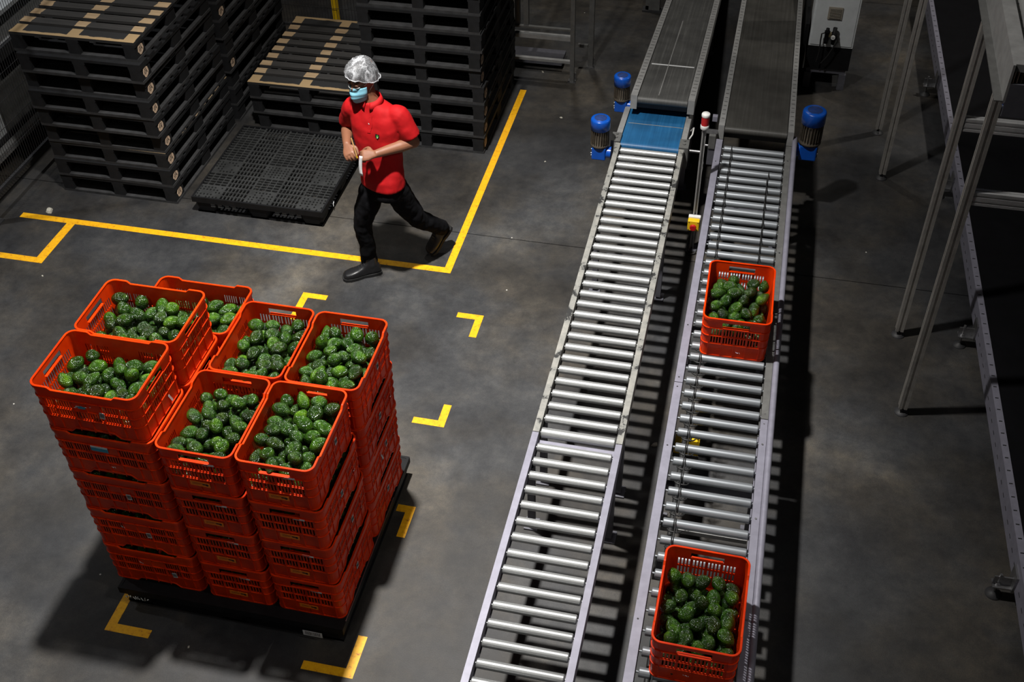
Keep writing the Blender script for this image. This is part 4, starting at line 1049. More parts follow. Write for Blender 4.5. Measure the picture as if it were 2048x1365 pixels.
for y in (6.29, 5.535, 8.20, 8.88): part('post', prof_post(3.03, y, .05, 2.42), 'aluminium', gt_)
rc2 = thing('raised_conveyor', 'raised conveyor section with pale slats on top of the aluminium frame', 'conveyor', (1.2, 5.3, 2.42))
part('side_plate', MB().box(0, .012, .0, 4.2, 0, .20), 'light_grey_paint', rc2); part('side_plate', MB().box(1.84, 1.86, .0, 4.2, 0, .20), 'light_grey_paint', rc2)
part('flange', MB().box(-.04, .0, .0, 4.2, 0, .006), 'grey_paint', rc2)
part('end_plate', MB().box(0.012, 1.84, 0, .012, -.08, .10), 'machine_grey', rc2)
part('top_cover', MB().box(.012, .07, .012, 4.2, .16, .20), 'light_grey_paint', rc2)
for k in range(40): part('slat', MB().box(.08, 1.83, .30+k*.095, .30+k*.095+.08, .13+.004*(k % 2), .15), 'white_plastic', rc2)
part('spindle', MB().cyl((.10, .10, .24), (.10, 1.0, .26), .035, n=20), 'light_grey_paint', rc2)
part('spindle_flange', MB().cyl((.10, .09, .24), (.10, .10, .24), .045, n=20), 'steel', rc2)
m_ = motor('dark blue gear motor under the raised conveyor at the right edge', 1.42, 5.98, 2.00, 1.0, 1, group='blue gear motors driving the belts')
# ---------------------------------------------------------------- long low machine on the right
lm = thing('low_belt_machine', 'long low black belt machine with slotted steel side rails at the right edge', 'conveyor', (1.735, 4.21, 0), math.atan(.0333))
def slot_rail(par, x, y0, y1):
    w_ = MB(); w_.box(x, x+.006, y0, y1, .12, .262); part('rail_web', w_, 'lavender_paint', par)
    w_ = MB(); w_.box(x, x+.042, y0, y1, .262, .268); part('rail_flange', w_, 'lavender_paint', par)
    w_ = MB(); w_.box(x, x+.042, y0, y1, .114, .12); part('rail_flange', w_, 'lavender_paint', par)
    s_ = MB(); y = y0+.06
    while y < y1:
        s_.box(x-.0006, x, y, y+.034, .176, .184); s_.box(x+.010, x+.030, y+.03, y+.038, .268, .2686); y += .10
    q = part('slot_row', s_, 'black_rubber', par); q['kind'] = 'stuff'
slot_rail(lm, .03, -2.2, 7.6)
part('belt', MB().box(.046, 1.58, -2.2, 7.6, .235, .252), 'soft_black', lm)
part('side_rail', MB().box(1.60, 1.65, -2.2, 7.6, .12, .27), 'lavender_paint', lm)
part('frame_pan', MB().box(.04, 1.6, -2.2, 7.6, .125, .15), 'dark_grey', lm)
for y in (-1.4, 0.0, 2.06, 3.82, 5.4):
    b_ = MB(); b_.box(-.075, .03, y-.004, y+.004, .09, .16); b_.box(-.075, .03, y-.03, y+.03, .088, .096); b_.box(.018, .03, y-.05, y+.05, .09, .22)
    part('foot_bracket', b_, 'steel', lm)
    b_ = MB(); b_.cyl((-.045, y, .02), (-.045, y, .18), .008, n=10); b_.cyl((-.045, y, .096), (-.045, y, .108), .016, n=6); part('threaded_rod', b_, 'steel', lm)
    b_ = MB(); b_.lathe([(.045, 0), (.045, .008), (.018, .018), (.012, .024)], 18, (-.045, y, 0)); part('foot_pad', b_, 'dark_grey', lm)
    b_ = MB(); b_.lathe([(.045, 0), (.045, .008), (.018, .018), (.012, .124)], 18, (1.62, y, 0)); part('foot_pad', b_, 'dark_grey', lm)

# ---------------------------------------------------------------- control cabinet
cb = thing('control_cabinet', 'white control cabinet with a louvred vent and an air regulator on its face', 'cabinet', (.62, 9.50, 0))
CZ0 = .42
bevel(part('body', MB().box(-.19, .19, .02, .40, CZ0, 1.35), 'white_paint', cb), .004)
part('door_panel', MB().box(-.175, .175, .012, .02, CZ0+.02, 1.33), 'white_paint', cb)
vn = part('vent', MB().box(-.07, .05, .000, .012, CZ0+.27, CZ0+.38), 'beige_vent', cb)
for k in range(9): part('louvre', MB().obox((-.01, -.004, CZ0+.282+k*.0108), (.048, 0, 0), (0, .005, -.003), (0, .0008, .0012)), 'beige_vent', vn)
ar = thing('air_regulator', 'black twin air regulator with round gauge and hoses on the cabinet face', 'regulator', (.61, 9.46, CZ0+.13))
part('filter_bowl', MB().lathe([(.0, -.07), (.016, -.065), (.020, -.03), (.020, .03), (.024, .032), (.024, .05)], 16, (-.04, 0, 0)), 'black_plastic', ar)
part('regulator_body', MB().lathe([(.0, -.075), (.014, -.07), (.02, -.03), (.026, -.02), (.026, .04), (.018, .045), (.018, .085), (.0, .09)], 16, (.02, 0, 0)), 'black_plastic', ar)
part('knob', MB().lathe([(.015, .05), (.015, .075), (0, .078)], 16, (-.04, 0, 0)), 'black_plastic', ar)
g_ = part('gauge', MB().cyl((.012, -.04, .01), (.012, -.026, .01), .018, n=20), 'white_plastic', ar)
part('gauge_needle', MB().box(.006, .018, -.0415, -.040, .008, .012), 'label_black', g_)
part('link_block', MB().box(-.03, .02, -.012, .012, .0, .04), 'brass', ar)
part('hose', MB().tube([(-.062, 0, .03), (-.085, 0, .02), (-.085, -.005, -.04), (-.08, 0, -.15), (-.09, 0, -.25)], .006, 8), 'black_rubber', ar)
part('hose', MB().tube([(.045, 0, .01), (.06, 0, -.04), (.03, 0, -.10), (0, 0, -.18), (-.05, 0, -.26)], .006, 8), 'black_rubber', ar)
part('plinth', MB().box(-.19, .19, .03, .39, .20, CZ0), 'black_plastic', cb)
part('foot_frame', MB().box(-.17, .17, .05, .09, .15, .20), 'machine_grey', cb)
for x in (-.15, .15): part('leg', MB().box(x-.03, x+.03, .04, .10, 0, .15), 'machine_grey', cb); part('leg', MB().box(x-.03, x+.03, .32, .38, 0, .20), 'machine_grey', cb)
part('cable_tray', MB().box(-.235, -.205, .06, 1.2, .0, .60), 'black_plastic', cb)

# ---------------------------------------------------------------- back frame (grey square tubes)
bf = thing('steel_frame', 'grey square-tube frame standing just right of the tall right pallet stack', 'frame')
for (x, y, z1, w_) in ((-1.62, 9.23, 1.9, .019), (-1.50, 9.53, 1.9, .023)):
    part('post', MB().box(x-w_, x+w_, y-w_, y+w_, .006, z1), 'grey_paint', bf); part('base_plate', MB().box(x-.035, x+.035, y-.035, y+.035, 0, .006), 'steel', bf)
    part('bolt', MB().cyl((x+.03, y, .02), (x+.03, y, .09), .008, n=8), 'steel', bf)
for (z, h_, d_, m__) in ((.50, .008, .016, 'grey_paint'), (.42, .018, .030, 'light_grey_paint'), (.185, .012, .018, 'light_grey_paint')):
    part('cross_bar', MB().box(-2.9, -1.64, 9.25-d_, 9.25+d_, z-h_, z+h_), m__, bf)
part('cross_bar', MB().box(-1.62, -1.53, 9.52, 9.55, .19, .22), 'grey_paint', bf)
for x in (-2.13, -2.05): part('post', MB().box(x-.022, x+.022, 9.25, 9.29, .508, 1.9), 'grey_paint', bf)
part('post', MB().box(-2.92, -2.88, 9.23, 9.27, 0, 1.9), 'grey_paint', bf)
part('lower_pan', MB().box(-2.8, -1.75, 9.40, 9.62, .05, .09), 'machine_grey', bf)

for i, (x, y, w_, nm) in enumerate(((-1.75, 11.0, .30, 'left'), (-1.08, 10.75, .07, 'right'))):
    t_ = thing('machine_stand', 'dark machine stand on the floor at the top edge, %s of the two' % nm, 'stand', (x, y, 0))
    part('foot', MB().box(-w_-.03, w_+.03, -.05, .05, 0, .02), 'dark_grey', t_); part('column', MB().box(-w_, w_, -.03, .03, .02, 1.2), 'grey_paint' if i else 'dark_grey', t_)
    part('brace', MB().box(-w_, -w_+.03, -.03, .25, .02, .06), 'dark_grey', t_)

# ---------------------------------------------------------------- mesh fences
def mesh_fence(name, label, axis, c, a0, a1, z0, z1, posts, group='wire mesh safety fences'):
    t_ = thing(name, label, 'fence', (0, 0, 0), 0, group)
    def B(u0, u1, v0, v1, w0, w1):   # u along, v across, w up
        return (v0, v1, u0, u1, w0, w1) if axis == 'y' else (u0, u1, v0, v1, w0, w1)
    m_ = MB(); u = a0
    while u < a1: m_.box(*B(u-.0015, u+.0015, c-.0015, c+.0015, z0, z1)); u += .030
    z = z0
    while z <= z1: m_.box(*B(a0, a1, c-.0045, c-.0015, z-.002, z+.002)); z += .19
    q = part('wire_mesh', m_, 'steel', t_); q['kind'] = 'stuff'
    for z in (z0-.012, z1+.012): part('frame_rail', MB().box(*B(a0, a1, c-.012, c+.012, z-.012, z+.012)), 'dark_grey', t_)
    for u, col in posts: part('post', MB().box(*B(u-.025, u+.025, c+.014, c+.062, .01, z1+.1)), col, t_); part('base_plate', MB().box(*B(u-.06, u+.06, c-.02, c+.10, 0, .01)), 'dark_grey', t_)
    return t_
mesh_fence('mesh_fence', 'dark wire mesh fence running beside the front-left pallet stack', 'y', -5.74, 6.25, 9.38, .16, 2.15, ((6.2, 'dark_grey'), (8.05, 'yellow_paint'), (9.4, 'dark_grey')))
mesh_fence('mesh_fence', 'wire mesh fence with a yellow post behind the low pallet stack', 'x', 9.46, -5.70, -3.0, .20, 2.15, ((-5.2, 'dark_grey'), (-3.955, 'yellow_paint'), (-3.5, 'light_grey_paint')))
# machine seen through the left fence
om = thing('packing_machine', 'low machine with pale sheet-metal panels behind the left mesh fence', 'machine', (-6.35, 6.1, 0))
part('base_rail', MB().box(.30, .36, -.2, 3.2, .10, .16), 'light_grey_paint', om)
part('base_frame', MB().box(-.9, .28, -.2, 3.2, .12, .20), 'dark_grey', om)
for k, (y0, y1, mt) in enumerate(((0.0, .28, 'grey_paint'), (.30, .62, 'light_grey_paint'), (.66, 1.05, 'white_paint'), (1.08, 1.55, 'grey_paint'), (1.6, 2.3, 'machine_grey'))):
    part('side_panel', MB().box(.24, .27, y0, y1, .20, .52+.06*(k % 2)), mt, om)
part('top_tray', MB().box(-.75, .22, .1, 2.6, .72, .76), 'light_grey_paint', om)
part('tray_lip', MB().box(.22, .25, .1, 2.6, .72, .82), 'dark_grey', om)
part('upper_belt', MB().box(-.60, .05, .5, 3.0, .90, .94), 'white_paint', om)
part('belt_drum', MB().cyl((-.6, .5, .90), (.08, .5, .90), .05, n=16), 'dark_grey', om)
for y in (0, 1.3, 2.6): part('leg', MB().box(.10, .15, y, y+.05, .0, .72), 'grey_paint', om); part('leg', MB().box(-.85, -.80, y, y+.05, .0, .72), 'grey_paint', om)
part('hose', MB().tube([(.38, .02, .35), (.42, -.06, .22), (.40, -.20, .10), (.30, -.34, .04), (.2, -.4, .03)], .011, 8), 'light_grey_paint', om)
part('rubber_foot', MB().lathe([(.05, 0), (.05, .02), (.02, .03), (.015, .10)], 14, (.33, -.15, 0)), 'dark_grey', om)

# ---------------------------------------------------------------- debris on the floor
rr_ = random.Random(11)
for i, (x, y, s_) in enumerate(((-5.35, 6.44, .05), (-4.98, 5.68, .014), (-1.92, 9.35, .018), (-1.60, 7.9, .012), (-.29, 4.93, .03), (-1.60, 8.6, .016), (-2.56, 2.95, .012), (-4.24, 5.58, .02))):
    m_ = MB(); n = 7; base = [(s_*(.6+.5*rr_.random())*math.cos(2*PI*k/n), s_*(.35+.4*rr_.random())*math.sin(2*PI*k/n)) for k in range(n)]
    m_.add([(a, b_, 0) for a, b_ in base]+[(a*.7, b_*.7, s_*.3) for a, b_ in base], [tuple(reversed(range(n))), tuple(range(n, 2*n))]+[(k, (k+1) % n, n+(k+1) % n, n+k) for k in range(n)])
    lab = ['crumpled pale scrap on the long yellow line by the fence', 'tiny pale crumb below the short yellow branch line', 'tiny pale crumb beyond the end of the yellow line', 'tiny pale crumb right of the long yellow line', 'dry yellowish leaf bit on the floor between the conveyors', 'tiny pale crumb near the grey frame foot', 'white crumb in the shadow before the crate pallet', 'pale crumb on the floor behind the orange crates'][i]
    o = part('litter', m_, 'debris', loc=(x, y, 0), rot=(0, 0, rr_.random()*3)); tag(o, lab, 'litter', 'crumbs of litter on the floor')

# ---------------------------------------------------------------- the man
def ell_ring(c, u, v, a, b_, n=20, p=2.0):
    c = Vector(c); out = []
    for k in range(n):
        th = 2*PI*k/n; cc, ss = math.cos(th), math.sin(th)
        cc = math.copysign(abs(cc)**(2/p), cc); ss = math.copysign(abs(ss)**(2/p), ss)
        out.append(c+u*(a*cc)+v*(b_*ss))
    return out
def torso(mb, rows, p=2.4):
    for_r = []
    for (c, face, a, b_) in rows:
        f_ = Vector((face[0], face[1], 0)).normalized(); l_ = Vector((-f_.y, f_.x, 0))
        for_r.append(ell_ring(c, l_, f_, a, b_, 24, p))
    mb.loft(for_r)
def limb(mb, pts, rs, n=14):
    # smooth the polyline a little (Catmull-Rom) then tube
    P = [Vector(p) for p in pts]; out = []; rad = []
    for i in range(len(P)-1):
        p0 = P[max(i-1, 0)]; p1 = P[i]; p2 = P[i+1]; p3 = P[min(i+2, len(P)-1)]
        for k in range(5):
            t_ = k/5
            out.append(0.5*((2*p1)+(p2-p0)*t_+(2*p0-5*p1+4*p2-p3)*t_*t_+(3*p1-p0-3*p2+p3)*t_**3)); rad.append(rs[i]*(1-t_)+rs[i+1]*t_)
    out.append(P[-1]); rad.append(rs[-1]); mb.tube(out, rad, n)
def ball(mb, c, r, s=(1, 1, 1), n=14, M_=None):
    vs = []; K = 9
    for j in range(K+1):
        th = PI*j/K
        for k in range(n):
            ph = 2*PI*k/n; v = Vector((r*s[0]*math.sin(th)*math.cos(ph), r*s[1]*math.sin(th)*math.sin(ph), -r*s[2]*math.cos(th)))
            if M_ is not None: v = M_ @ v
            vs.append(Vector(c)+v)
    mb.add(vs, [(j*n+k, j*n+(k+1) % n, (j+1)*n+(k+1) % n, (j+1)*n+k) for j in range(K) for k in range(n)], True)
def remesh(o, vox, it=6, fac=.5):
    r_ = o.modifiers.new('remesh', 'REMESH'); r_.mode = 'VOXEL'; r_.voxel_size = vox; r_.use_smooth_shade = True
    s_ = o.modifiers.new('smooth', 'SMOOTH'); s_.iterations = it; s_.factor = fac
MX, MY = -2.39, 6.20
man = thing('person', 'walking worker in red polo, hairnet and blue face mask, writing on a slip', 'person', (MX, MY, 0))
def L_(p):
    z = p[2]; t_ = smooth01(.10, .95, z); k = 1+.0155*t_      # man stands a touch further off; knees and above
    if FWD: k -= FWD*.0155
    return (p[0]*k-MX, p[1]*k-MY, H+(z-H)*k)
FWD = 0
shL, elL, wrL = (-2.222, 6.165, 1.415), (-2.135, 6.165, 1.225), (-2.345, 5.975, 1.225)
shR, elR, wrR = (-2.548, 6.215, 1.415), (-2.650, 6.300, 1.205), (-2.560, 6.040, 1.225)
hpR, knR, anR = (-2.455, 6.135, .90), (-2.565, 6.150, .50), (-2.583, 6.225, .10)
hpL, knL, anL = (-2.285, 6.125, .90), (-2.205, 6.320, .475), (-2.105, 6.590, .20)
Tf = (-.16, -.98); Pf = (-.42, -.90)
b = MB()
torso(b, [(L_((-2.37, 6.13, .80)), Pf, .13, .10), (L_((-2.37, 6.135, .92)), Pf, .14, .10), (L_((-2.378, 6.16, 1.08)), Tf, .125, .09), (L_((-2.385, 6.175, 1.28)), Tf, .15, .10), (L_((-2.386, 6.185, 1.40)), Tf, .165, .085), (L_((-2.395, 6.185, 1.47)), Tf, .09, .06), (L_((-2.405, 6.18, 1.49)), Tf, .06, .055)])
limb(b, [L_((-2.40, 6.20, 1.44)), L_((-2.425, 6.19, 1.52)), L_((-2.448, 6.20, 1.62))], [.062, .054, .055])
for (s0, e0, w0) in ((shL, elL, wrL), (shR, elR, wrR)):
    limb(b, [L_(s0), L_(tuple((Vector(s0)+Vector(e0))/2)), L_(e0)], [.050, .047, .040]); ball(b, L_(e0), .040)
    limb(b, [L_(e0), L_(tuple(Vector(e0)*.65+Vector(w0)*.35)), L_(w0)], [.039, .041, .026])
for (h0, k0, a0) in ((hpR, knR, anR), (hpL, knL, anL)):
    limb(b, [L_(h0), L_(k0), L_(a0)], [.065, .040, .028])
# hands
def finger(mb, pts, r0=.0088, r1=.0072):
    n = len(pts); limb(mb, pts, [r0+(r1-r0)*i/(n-1) for i in range(n)], 8)
def hand(mb, wr, d, up, side, curl, spread=.0):
    """wr wrist, d direction to fingers, up back-of-hand normal, side = +1 when the thumb lies along d x up"""
    d = Vector(d).normalized(); up = Vector(up); up = (up-d*up.dot(d)).normalized(); lat = d.cross(up)*side
    w = Vector(wr); n = 12
    rings = [ell_ring(w+d*t_, lat, up, a, c_, n, 2.6) for t_, a, c_ in ((-.012, .024, .019), (.012, .029, .018), (.045, .041, .016), (.078, .042, .014), (.088, .036, .010))]
    mb.loft(rings)
    for i, (o_, ln) in enumerate(((.031, .068), (.0105, .076), (-.0105, .072), (-.031, .058))):
        p = w+d*.070+lat*o_; a = curl[i]; seg = ln/3; pts = [p, p+d*.014]
        th = 0; q = p+d*.014
        for k in range(3):
            th += a*(1.0 if k else .9); dirv = d*math.cos(th)-up*math.sin(th); q = q+dirv*seg; pts.append(q)
        finger(mb, [tuple(x) for x in pts])
    p = w+d*.020+lat*.024; q = p+(d*.55+lat*.75-up*.25).normalized()*.036; r_ = q+(d*.85+lat*.05-up*.45).normalized()*.032; e = r_+(d*.8-lat*.25-up*.5).normalized()*.024
    finger(mb, [tuple(p), tuple(q), tuple(r_), tuple(e)], .012, .0085)
    return w+d*.09-up*.03
LwL, LwR = L_(wrL), L_(wrR)

hand(b, LwL, (-.93, -.20, -.12), (.1, -.62, .78), 1, (.85, .95, 1.0, 1.0))
hand(b, LwR, (.42, -.78, -.28), (-.35, -.35, .87), -1, (.70, .75, .85, .9))
# head in its own frame
hf = Vector((-.46, -.86, -.20)).normalized(); hlft = Vector((0, 0, 1)).cross(hf).normalized(); hup = hf.cross(hlft)
HC = Vector(L_((-2.455, 6.195, 1.655)))
def HP(x, y, z): return HC + hlft*x + hf*y + hup*z       # x to the man's left, y to the face, z up
HR = [(-.118, .022, .058, .026), (-.104, .040, .048, .044), (-.080, .054, .028, .066), (-.045, .064, .014, .082), (0, .0725, .0, .094), (.04, .076, -.004, .098), (.08, .068, -.006, .090), (.105, .048, -.008, .066), (.120, .018, -.010, .028)]
def head_rings(g=0.0, zs=None, n=28):
    out = []
    for z, w, cyy, d in HR:
        out.append([HP((w+g)*math.cos(2*PI*k/n), cyy+(d+g)*math.sin(2*PI*k/n), z*(1+g*2)) for k in range(n)])
    return out
b.loft(head_rings())
def hb(mb, c, s, r=1.0):
    Mx_ = Matrix((hlft, hf, hup)).transposed(); ball(mb, HP(*c), r, s, 12, Mx_)
hb(b, (0, .098, -.035), (.013, .016, .012)); limb(b, [HP(0, .088, .012), HP(0, .098, -.01), HP(0, .108, -.032)], [.008, .009, .011], 8)
hb(b, (0, .086, -.072), (.024, .012, .007)); hb(b, (0, .086, -.083), (.020, .011, .007))
hb(b, (.031, .078, .020), (.026, .012, .007)); hb(b, (-.031, .078, .020), (.026, .012, .007))
for sx_ in (-1, 1): hb(b, (sx_*.074, -.008, -.012), (.008, .019, .032))
body = part('body', b, 'skin', man); remesh(body, .0048, 3, .5)
# eyes, brows, hair
e_ = MB()
for sx_ in (-1, 1): hb(e_, (sx_*.031, .0835, .003), (.010, .0075, .004))
part('eyes', e_, 'label_white', body); e_ = MB()
for sx_ in (-1, 1): hb(e_, (sx_*.031+.004, .0905, .001), (.0050, .003, .0040))
part('irises', e_, 'hair_black', body); e_ = MB()
for sx_ in (-1, 1): limb(e_, [HP(sx_*.016, .0915, .026), HP(sx_*.034, .0885, .032), HP(sx_*.050, .076, .026)], [.004, .005, .003], 6)
part('eyebrows', e_, 'hair_black', body)
e_ = MB()
for sx_ in (-1, 1): limb(e_, [HP(sx_*.016, .0905, .006), HP(sx_*.032, .0925, .008), HP(sx_*.047, .085, .005)], [.004, .0065, .004], 6)
part('eyelids', e_, 'skin', body)
def cap(g, zf, zb, crinkle=0.0, seed=1, n=48, K=16):
    rg = random.Random(seed); ph = [rg.uniform(0, 6.28) for _ in range(8)]; rings = []
    for j in range(K+1):
        t_ = j/K; ring = []
        for k in range(n):
            th = 2*PI*k/n; frontness = .5+.5*math.sin(th)
            z0 = zb+(zf-zb)*frontness**1.5
            el = t_*PI/2
            zt = .120*(1+g*2)+g*.9
            z = z0+(zt-z0)*math.sin(el)
            # width of the skull at this height
            w_, cyy, d_ = .076, -.004, .098
            s_ = math.cos(el)**.62 if el < PI/2-1e-4 else .0
            cr = crinkle*(math.sin(5*th+ph[0]+3*t_)+math.sin(9*th+ph[1]-5*t_)*.6+math.sin(17*th+ph[2]+7*t_)*.4)*(.35+.65*(1-t_))
            ring.append(HP((w_+g+cr)*math.cos(th)*s_, cyy+(d_+g+cr)*math.sin(th)*s_, z+crinkle*.8*math.sin(13*th+ph[3]+9*t_)))
        rings.append(ring)
    m_ = MB(); vs = [p for r in rings for p in r]
    m_.add(vs, [(j*n+k, j*n+(k+1) % n, (j+1)*n+(k+1) % n, (j+1)*n+k) for j in range(K) for k in range(n)], True); return m_, rings
hm, _ = cap(.0125, .066, -.055); part('hair', hm, 'hair_black', body)
cm, rg_ = cap(.0185, .068, -.045, .0042, 3); hn = part('hairnet', cm, 'hairnet_fibre', man)
em = MB(); em.tube([tuple(p*1.0) for p in rg_[0]]+[tuple(rg_[0][0])], .0035, 8, caps=False); part('elastic_band', em, 'hairnet_fibre', hn)
# face mask with pleats
n_t, n_z = 18, 14; vs = []
for j in range(n_z+1):
    t_ = j/n_z; z = -.130+.116*t_
    for k in range(n_t+1):
        th = math.radians(-66+132*k/n_t); c_, s_ = math.sin(th), math.cos(th)
        w_ = .056+.020*min(1, t_*1.6); d_ = .088+.012*math.sin(PI*min(1, t_*1.05)); cyy = .006+.012*(1-t_)
        pl = .0022*math.sin(t_*PI*7)*(abs(math.cos(th)))
        bul = .016*math.exp(-(th*2.2)**2)*math.sin(PI*min(1, .15+t_*.75))
        vs.append(HP((w_+.008)*c_, cyy+(d_+.004+pl+bul)*s_, z+.010*(1-abs(c_))*0+(.012*(c_*c_) if t_ < .3 else -.006*(c_*c_))))
m_ = MB(); m_.add(vs, [(j*(n_t+1)+k, j*(n_t+1)+k+1, (j+1)*(n_t+1)+k+1, (j+1)*(n_t+1)+k) for j in range(n_z) for k in range(n_t)], True)
mk = part('face_mask', m_, 'mask_blue', man); so_ = mk.modifiers.new('solid', 'SOLIDIFY'); so_.thickness = .0015
e_ = MB()
for sx_ in (-1, 1):
    e_.tube([HP(sx_*.062, .052, -.012), HP(sx_*.074, .022, .004), HP(sx_*.080, -.004, .010), HP(sx_*.082, -.018, -.008), HP(sx_*.078, -.010, -.036), HP(sx_*.070, .018, -.060), HP(sx_*.056, .048, -.092)], .0017, 6)
part('ear_loops', e_, 'white_plastic', mk)
e_ = MB(); e_.tube([HP((.060+.008)*math.sin(math.radians(a)), .012+(.104)*math.cos(math.radians(a)), -.008) for a in range(-50, 51, 10)], .0018, 6); part('mask_edge', e_, 'white_plastic', mk)
# shirt
s_ = MB()
torso(s_, [(L_((-2.372, 6.128, .885)), Pf, .170, .120), (L_((-2.372, 6.132, .96)), Pf, .166, .116), (L_((-2.378, 6.150, 1.05)), Tf, .158, .108), (L_((-2.385, 6.165, 1.22)), Tf, .172, .112), (L_((-2.386, 6.175, 1.33)), Tf, .184, .112), (L_((-2.386, 6.185, 1.41)), Tf, .184, .098), (L_((-2.390, 6.188, 1.455)), Tf, .135, .082), (L_((-2.398, 6.186, 1.49)), Tf, .075, .066), (L_((-2.403, 6.186, 1.505)), Tf, .062, .060)])
for (s0, e0) in ((shL, elL), (shR, elR)):
    S0, E0 = Vector(s0), Vector(e0); inn = S0+(Vector((-2.386, 6.19, 1.40))-S0)*.35
    limb(s_, [L_(tuple(inn)), L_(tuple(S0)), L_(tuple(S0.lerp(E0, .45))), L_(tuple(S0.lerp(E0, .80)))], [.060, .073, .069, .070])
shirt = part('polo_shirt', s_, 'shirt_red', man); remesh(shirt, .0085, 8, .5)
tx = bpy.data.textures.new('folds', 'CLOUDS'); tx.noise_scale = .11; tx.noise_depth = 1
dm = shirt.modifiers.new('folds', 'DISPLACE'); dm.texture = tx; dm.strength = .012; dm.mid_level = .5; dm.texture_coords = 'LOCAL'
tx2 = bpy.data.textures.new('creases', 'CLOUDS'); tx2.noise_scale = .045; tx2.noise_depth = 1
dm = shirt.modifiers.new('creases', 'DISPLACE'); dm.texture = tx2; dm.strength = .004; dm.mid_level = .5
# collar
c_ = MB(); f_ = Vector((Tf[0], Tf[1], 0)).normalized(); l_ = Vector((-f_.y, f_.x, 0)); rings = []
nc = 30; vs = []
for j, (z, a, d_) in enumerate(((1.495, .064, .062), (1.535, .060, .060), (1.538, .064, .064), (1.488, .084, .082))):
    for k in range(nc+1):
        th = PI/2 + math.radians(14) + (2*PI-math.radians(28))*k/nc
        o_ = Vector(L_((-2.407, 6.185, z))) + l_*(a*math.cos(th)) + f_*(d_*math.sin(th)) + Vector((0, 0, -.022*max(0, math.sin(th))))
        if j == 3: o_ += Vector((0, 0, -.010*max(0, math.sin(th))**3))
        vs.append(o_)
c_.add(vs, [(j*(nc+1)+k, j*(nc+1)+k+1, (j+1)*(nc+1)+k+1, (j+1)*(nc+1)+k) for j in range(3) for k in range(nc)], True)
co = part('collar', c_, 'shirt_red', shirt); m2 = co.modifiers.new('solid', 'SOLIDIFY'); m2.thickness = .003
def onshirt(name, mb, mat, off=.0015, par=None):
    o = part(name, mb, mat, par or shirt); w_ = o.modifiers.new('wrap', 'SHRINKWRAP'); w_.target = shirt; w_.wrap_method = 'PROJECT'; w_.use_negative_direction = True; w_.use_positive_direction = True
    return o
def patch(cu, cz, w_, h_, n=8, shape=None):
    # small sheet standing just proud of the chest; (cu: to his left, cz: height)
    mb = MB(); vs = []
    for j in range(n+1):
        for k in range(n+1):
            u = cu-w_/2+w_*k/n; z = cz-h_/2+h_*j/n
            vs.append(Vector(L_((-2.386, 6.172, z))) + l_*u + f_*.16)
    fs = []
    for j in range(n):
        for k in range(n):
            if shape is None or shape((k+.5)/n*2-1, (j+.5)/n*2-1): fs.append((j*(n+1)+k, j*(n+1)+k+1, (j+1)*(n+1)+k+1, (j+1)*(n+1)+k))
    mb.add(vs, fs); return mb
def shirtwrap(name, mb, mat, off):
    o = part(name, mb, mat, shirt); w_ = o.modifiers.new('wrap', 'SHRINKWRAP'); w_.target = shirt; w_.wrap_method = 'NEAREST_SURFACEPOINT'; w_.wrap_mode = 'ABOVE_SURFACE'; w_.offset = off; return o
shirtwrap('chest_emblem', patch(.062, 1.315, .034, .040, 12, lambda a, b_: (a/(.95))**2+((b_+.1)/.9)**2 < 1 or (abs(a) < .9 and abs(b_) < .25) or (abs(abs(a)-.6) < .25 and b_ > .3)), 'label_black', .0025)
shirtwrap('emblem_leaf', patch(.062, 1.312, .019, .028, 10, lambda a, b_: a*a+b_*b_ < 1), 'logo_green', .0045)
shirtwrap('emblem_core', patch(.064, 1.307, .007, .010, 6, lambda a, b_: a*a+b_*b_ < 1), 'label_white', .006)
shirtwrap('placket', patch(.0, 1.40, .030, .13, 8), 'shirt_red', .003)
shirtwrap('button', patch(.0, 1.40, .007, .007, 6, lambda a, b_: a*a+b_*b_ < 1), 'label_white', .005)
# trousers
t_ = MB()
torso(t_, [(L_((-2.372, 6.135, .80)), Pf, .155, .108), (L_((-2.370, 6.135, .86)), Pf, .158, .112), (L_((-2.370, 6.14, .95)), Pf, .150, .105)])
limb(t_, [L_((-2.435, 6.135, .88)), L_((-2.50, 6.135, .70)), L_(knR), L_((-2.572, 6.19, .32)), L_((-2.583, 6.220, .16)), L_((-2.583, 6.226, .085))], [.092, .088, .068, .062, .060, .066])
limb(t_, [L_((-2.300, 6.130, .88)), L_((-2.262, 6.205, .70)), L_(knL), L_((-2.150, 6.465, .325)), L_(tuple(Vector(knL).lerp(Vector(anL), .96)))], [.092, .090, .070, .064, .060])
tr_ = part('trousers', t_, 'trouser_black', man); remesh(tr_, .009, 7, .5)
dm = tr_.modifiers.new('folds', 'DISPLACE'); dm.texture = tx; dm.strength = .018; dm.texture_coords = 'LOCAL'; dm.mid_level = .5
dm = tr_.modifiers.new('creases', 'DISPLACE'); dm.texture = tx2; dm.strength = .009; dm.mid_level = .5
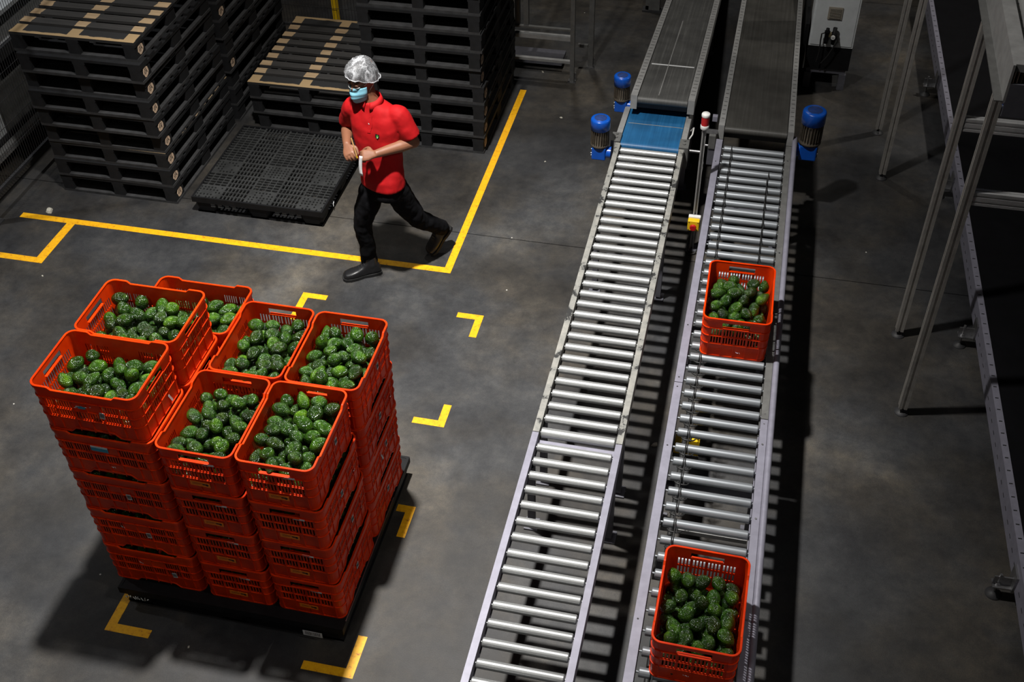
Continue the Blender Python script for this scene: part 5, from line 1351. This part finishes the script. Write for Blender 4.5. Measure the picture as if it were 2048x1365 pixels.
# boots
def boot(heel, toe, upv, ankle):
    h = Vector(L_(heel)); tt = Vector(L_(toe)); d = (tt-h).normalized(); up = Vector(upv); up = (up-d*up.dot(d)).normalized(); lat = d.cross(up); L = (tt-h).length
    rows = [(0.0, .024, .010, .055), (.06, .034, .0, .085), (.20, .038, .0, .115), (.34, .038, .0, .118), (.46, .040, .0, .085), (.62, .047, .0, .066), (.78, .050, .0, .056), (.92, .042, .0, .046), (.985, .024, .002, .028)]
    mb = MB(); rings = []
    for s__, w_, z0, z1 in rows:
        c0 = h+d*(L*s__)+up*((z0+z1)/2+.012); rings.append(ell_ring(c0, lat, up, w_, (z1-z0)/2, 16, 3.0))
    mb.loft(rings); mb.tube([h+d*(L*.22)+up*.08, Vector(L_(ankle))+Vector((0, 0, .01)), ], [.046, .048], 14)
    o = part('boot', mb, 'shoe_black', man); remesh(o, .006, 3, .5)
    sb = MB(); prof = []
    for s__, w_ in ((-.02, .026), (.05, .038), (.25, .042), (.45, .038), (.65, .050), (.82, .053), (.95, .042), (1.01, .020)): prof.append((s__, w_))
    lo = [h+d*(L*a)+lat*w_ for a, w_ in prof]+[h+d*(L*a)-lat*w_ for a, w_ in reversed(prof)]
    n = len(lo); hi = [p+up*.022 for p in lo]
    sb.add(lo+hi, [tuple(range(n)), tuple(reversed(range(n, 2*n)))]+[(k, n+k, n+(k+1) % n, (k+1) % n) for k in range(n)]); part('sole', sb, 'sole_black', o)
    lc = MB()
    for k in range(4):
        c0 = h+d*(L*(.42+.07*k))+up*(.105-.012*k); lc.tube([c0-lat*.022, c0+up*.006, c0+lat*.022], .003, 6)
    part('laces', lc, 'sole_black', o)
boot((-2.505, 6.232, .002), (-2.752, 6.088, .002), (0, 0, 1), (-2.578, 6.215, .16))
boot((-2.070, 6.640, .185), (-2.198, 6.492, .010), (-.35, -.45, .8), (-2.125, 6.545, .245))
# pencil and slip of paper in his hands
pc = thing('pencil', 'orange wooden pencil with a yellow end in the man\'s right hand', 'pencil', (-2.485, 5.985, 1.245)); 
pa_, pb_ = Vector((-.012, -.008, .085)), Vector((.010, -.010, -.045))
part('barrel', MB().cyl(pb_, pa_, .0052, n=6), 'pencil_wood', pc); part('tip', MB().cyl(pa_, pa_+(pa_-pb_).normalized()*.014, .0042, .0008, n=6), 'label_black', pc)
part('painted_end', MB().cyl(pb_, pb_-(pa_-pb_).normalized()*.02, .0046, n=6), 'yellow_paint', pc)
m_ = MB(); vs = []
for k in range(9):
    t2 = k/8; c0 = Vector((-.012*math.sin(t2*2.2), -.010*t2, -.15*t2)); w_ = .012
    vs += [c0+Vector((-w_, .002, 0)), c0+Vector((w_, -.002, 0))]
m_.add(vs, [(2*k, 2*k+1, 2*k+3, 2*k+2) for k in range(8)], True)
pp_ = part('paper_slip', m_, 'paper_white', loc=(-2.440, 5.965, 1.205)); tag(pp_, 'narrow white paper slip hanging from the walking man\'s hands', 'paper')
so2 = pp_.modifiers.new('solid', 'SOLIDIFY'); so2.thickness = .0006
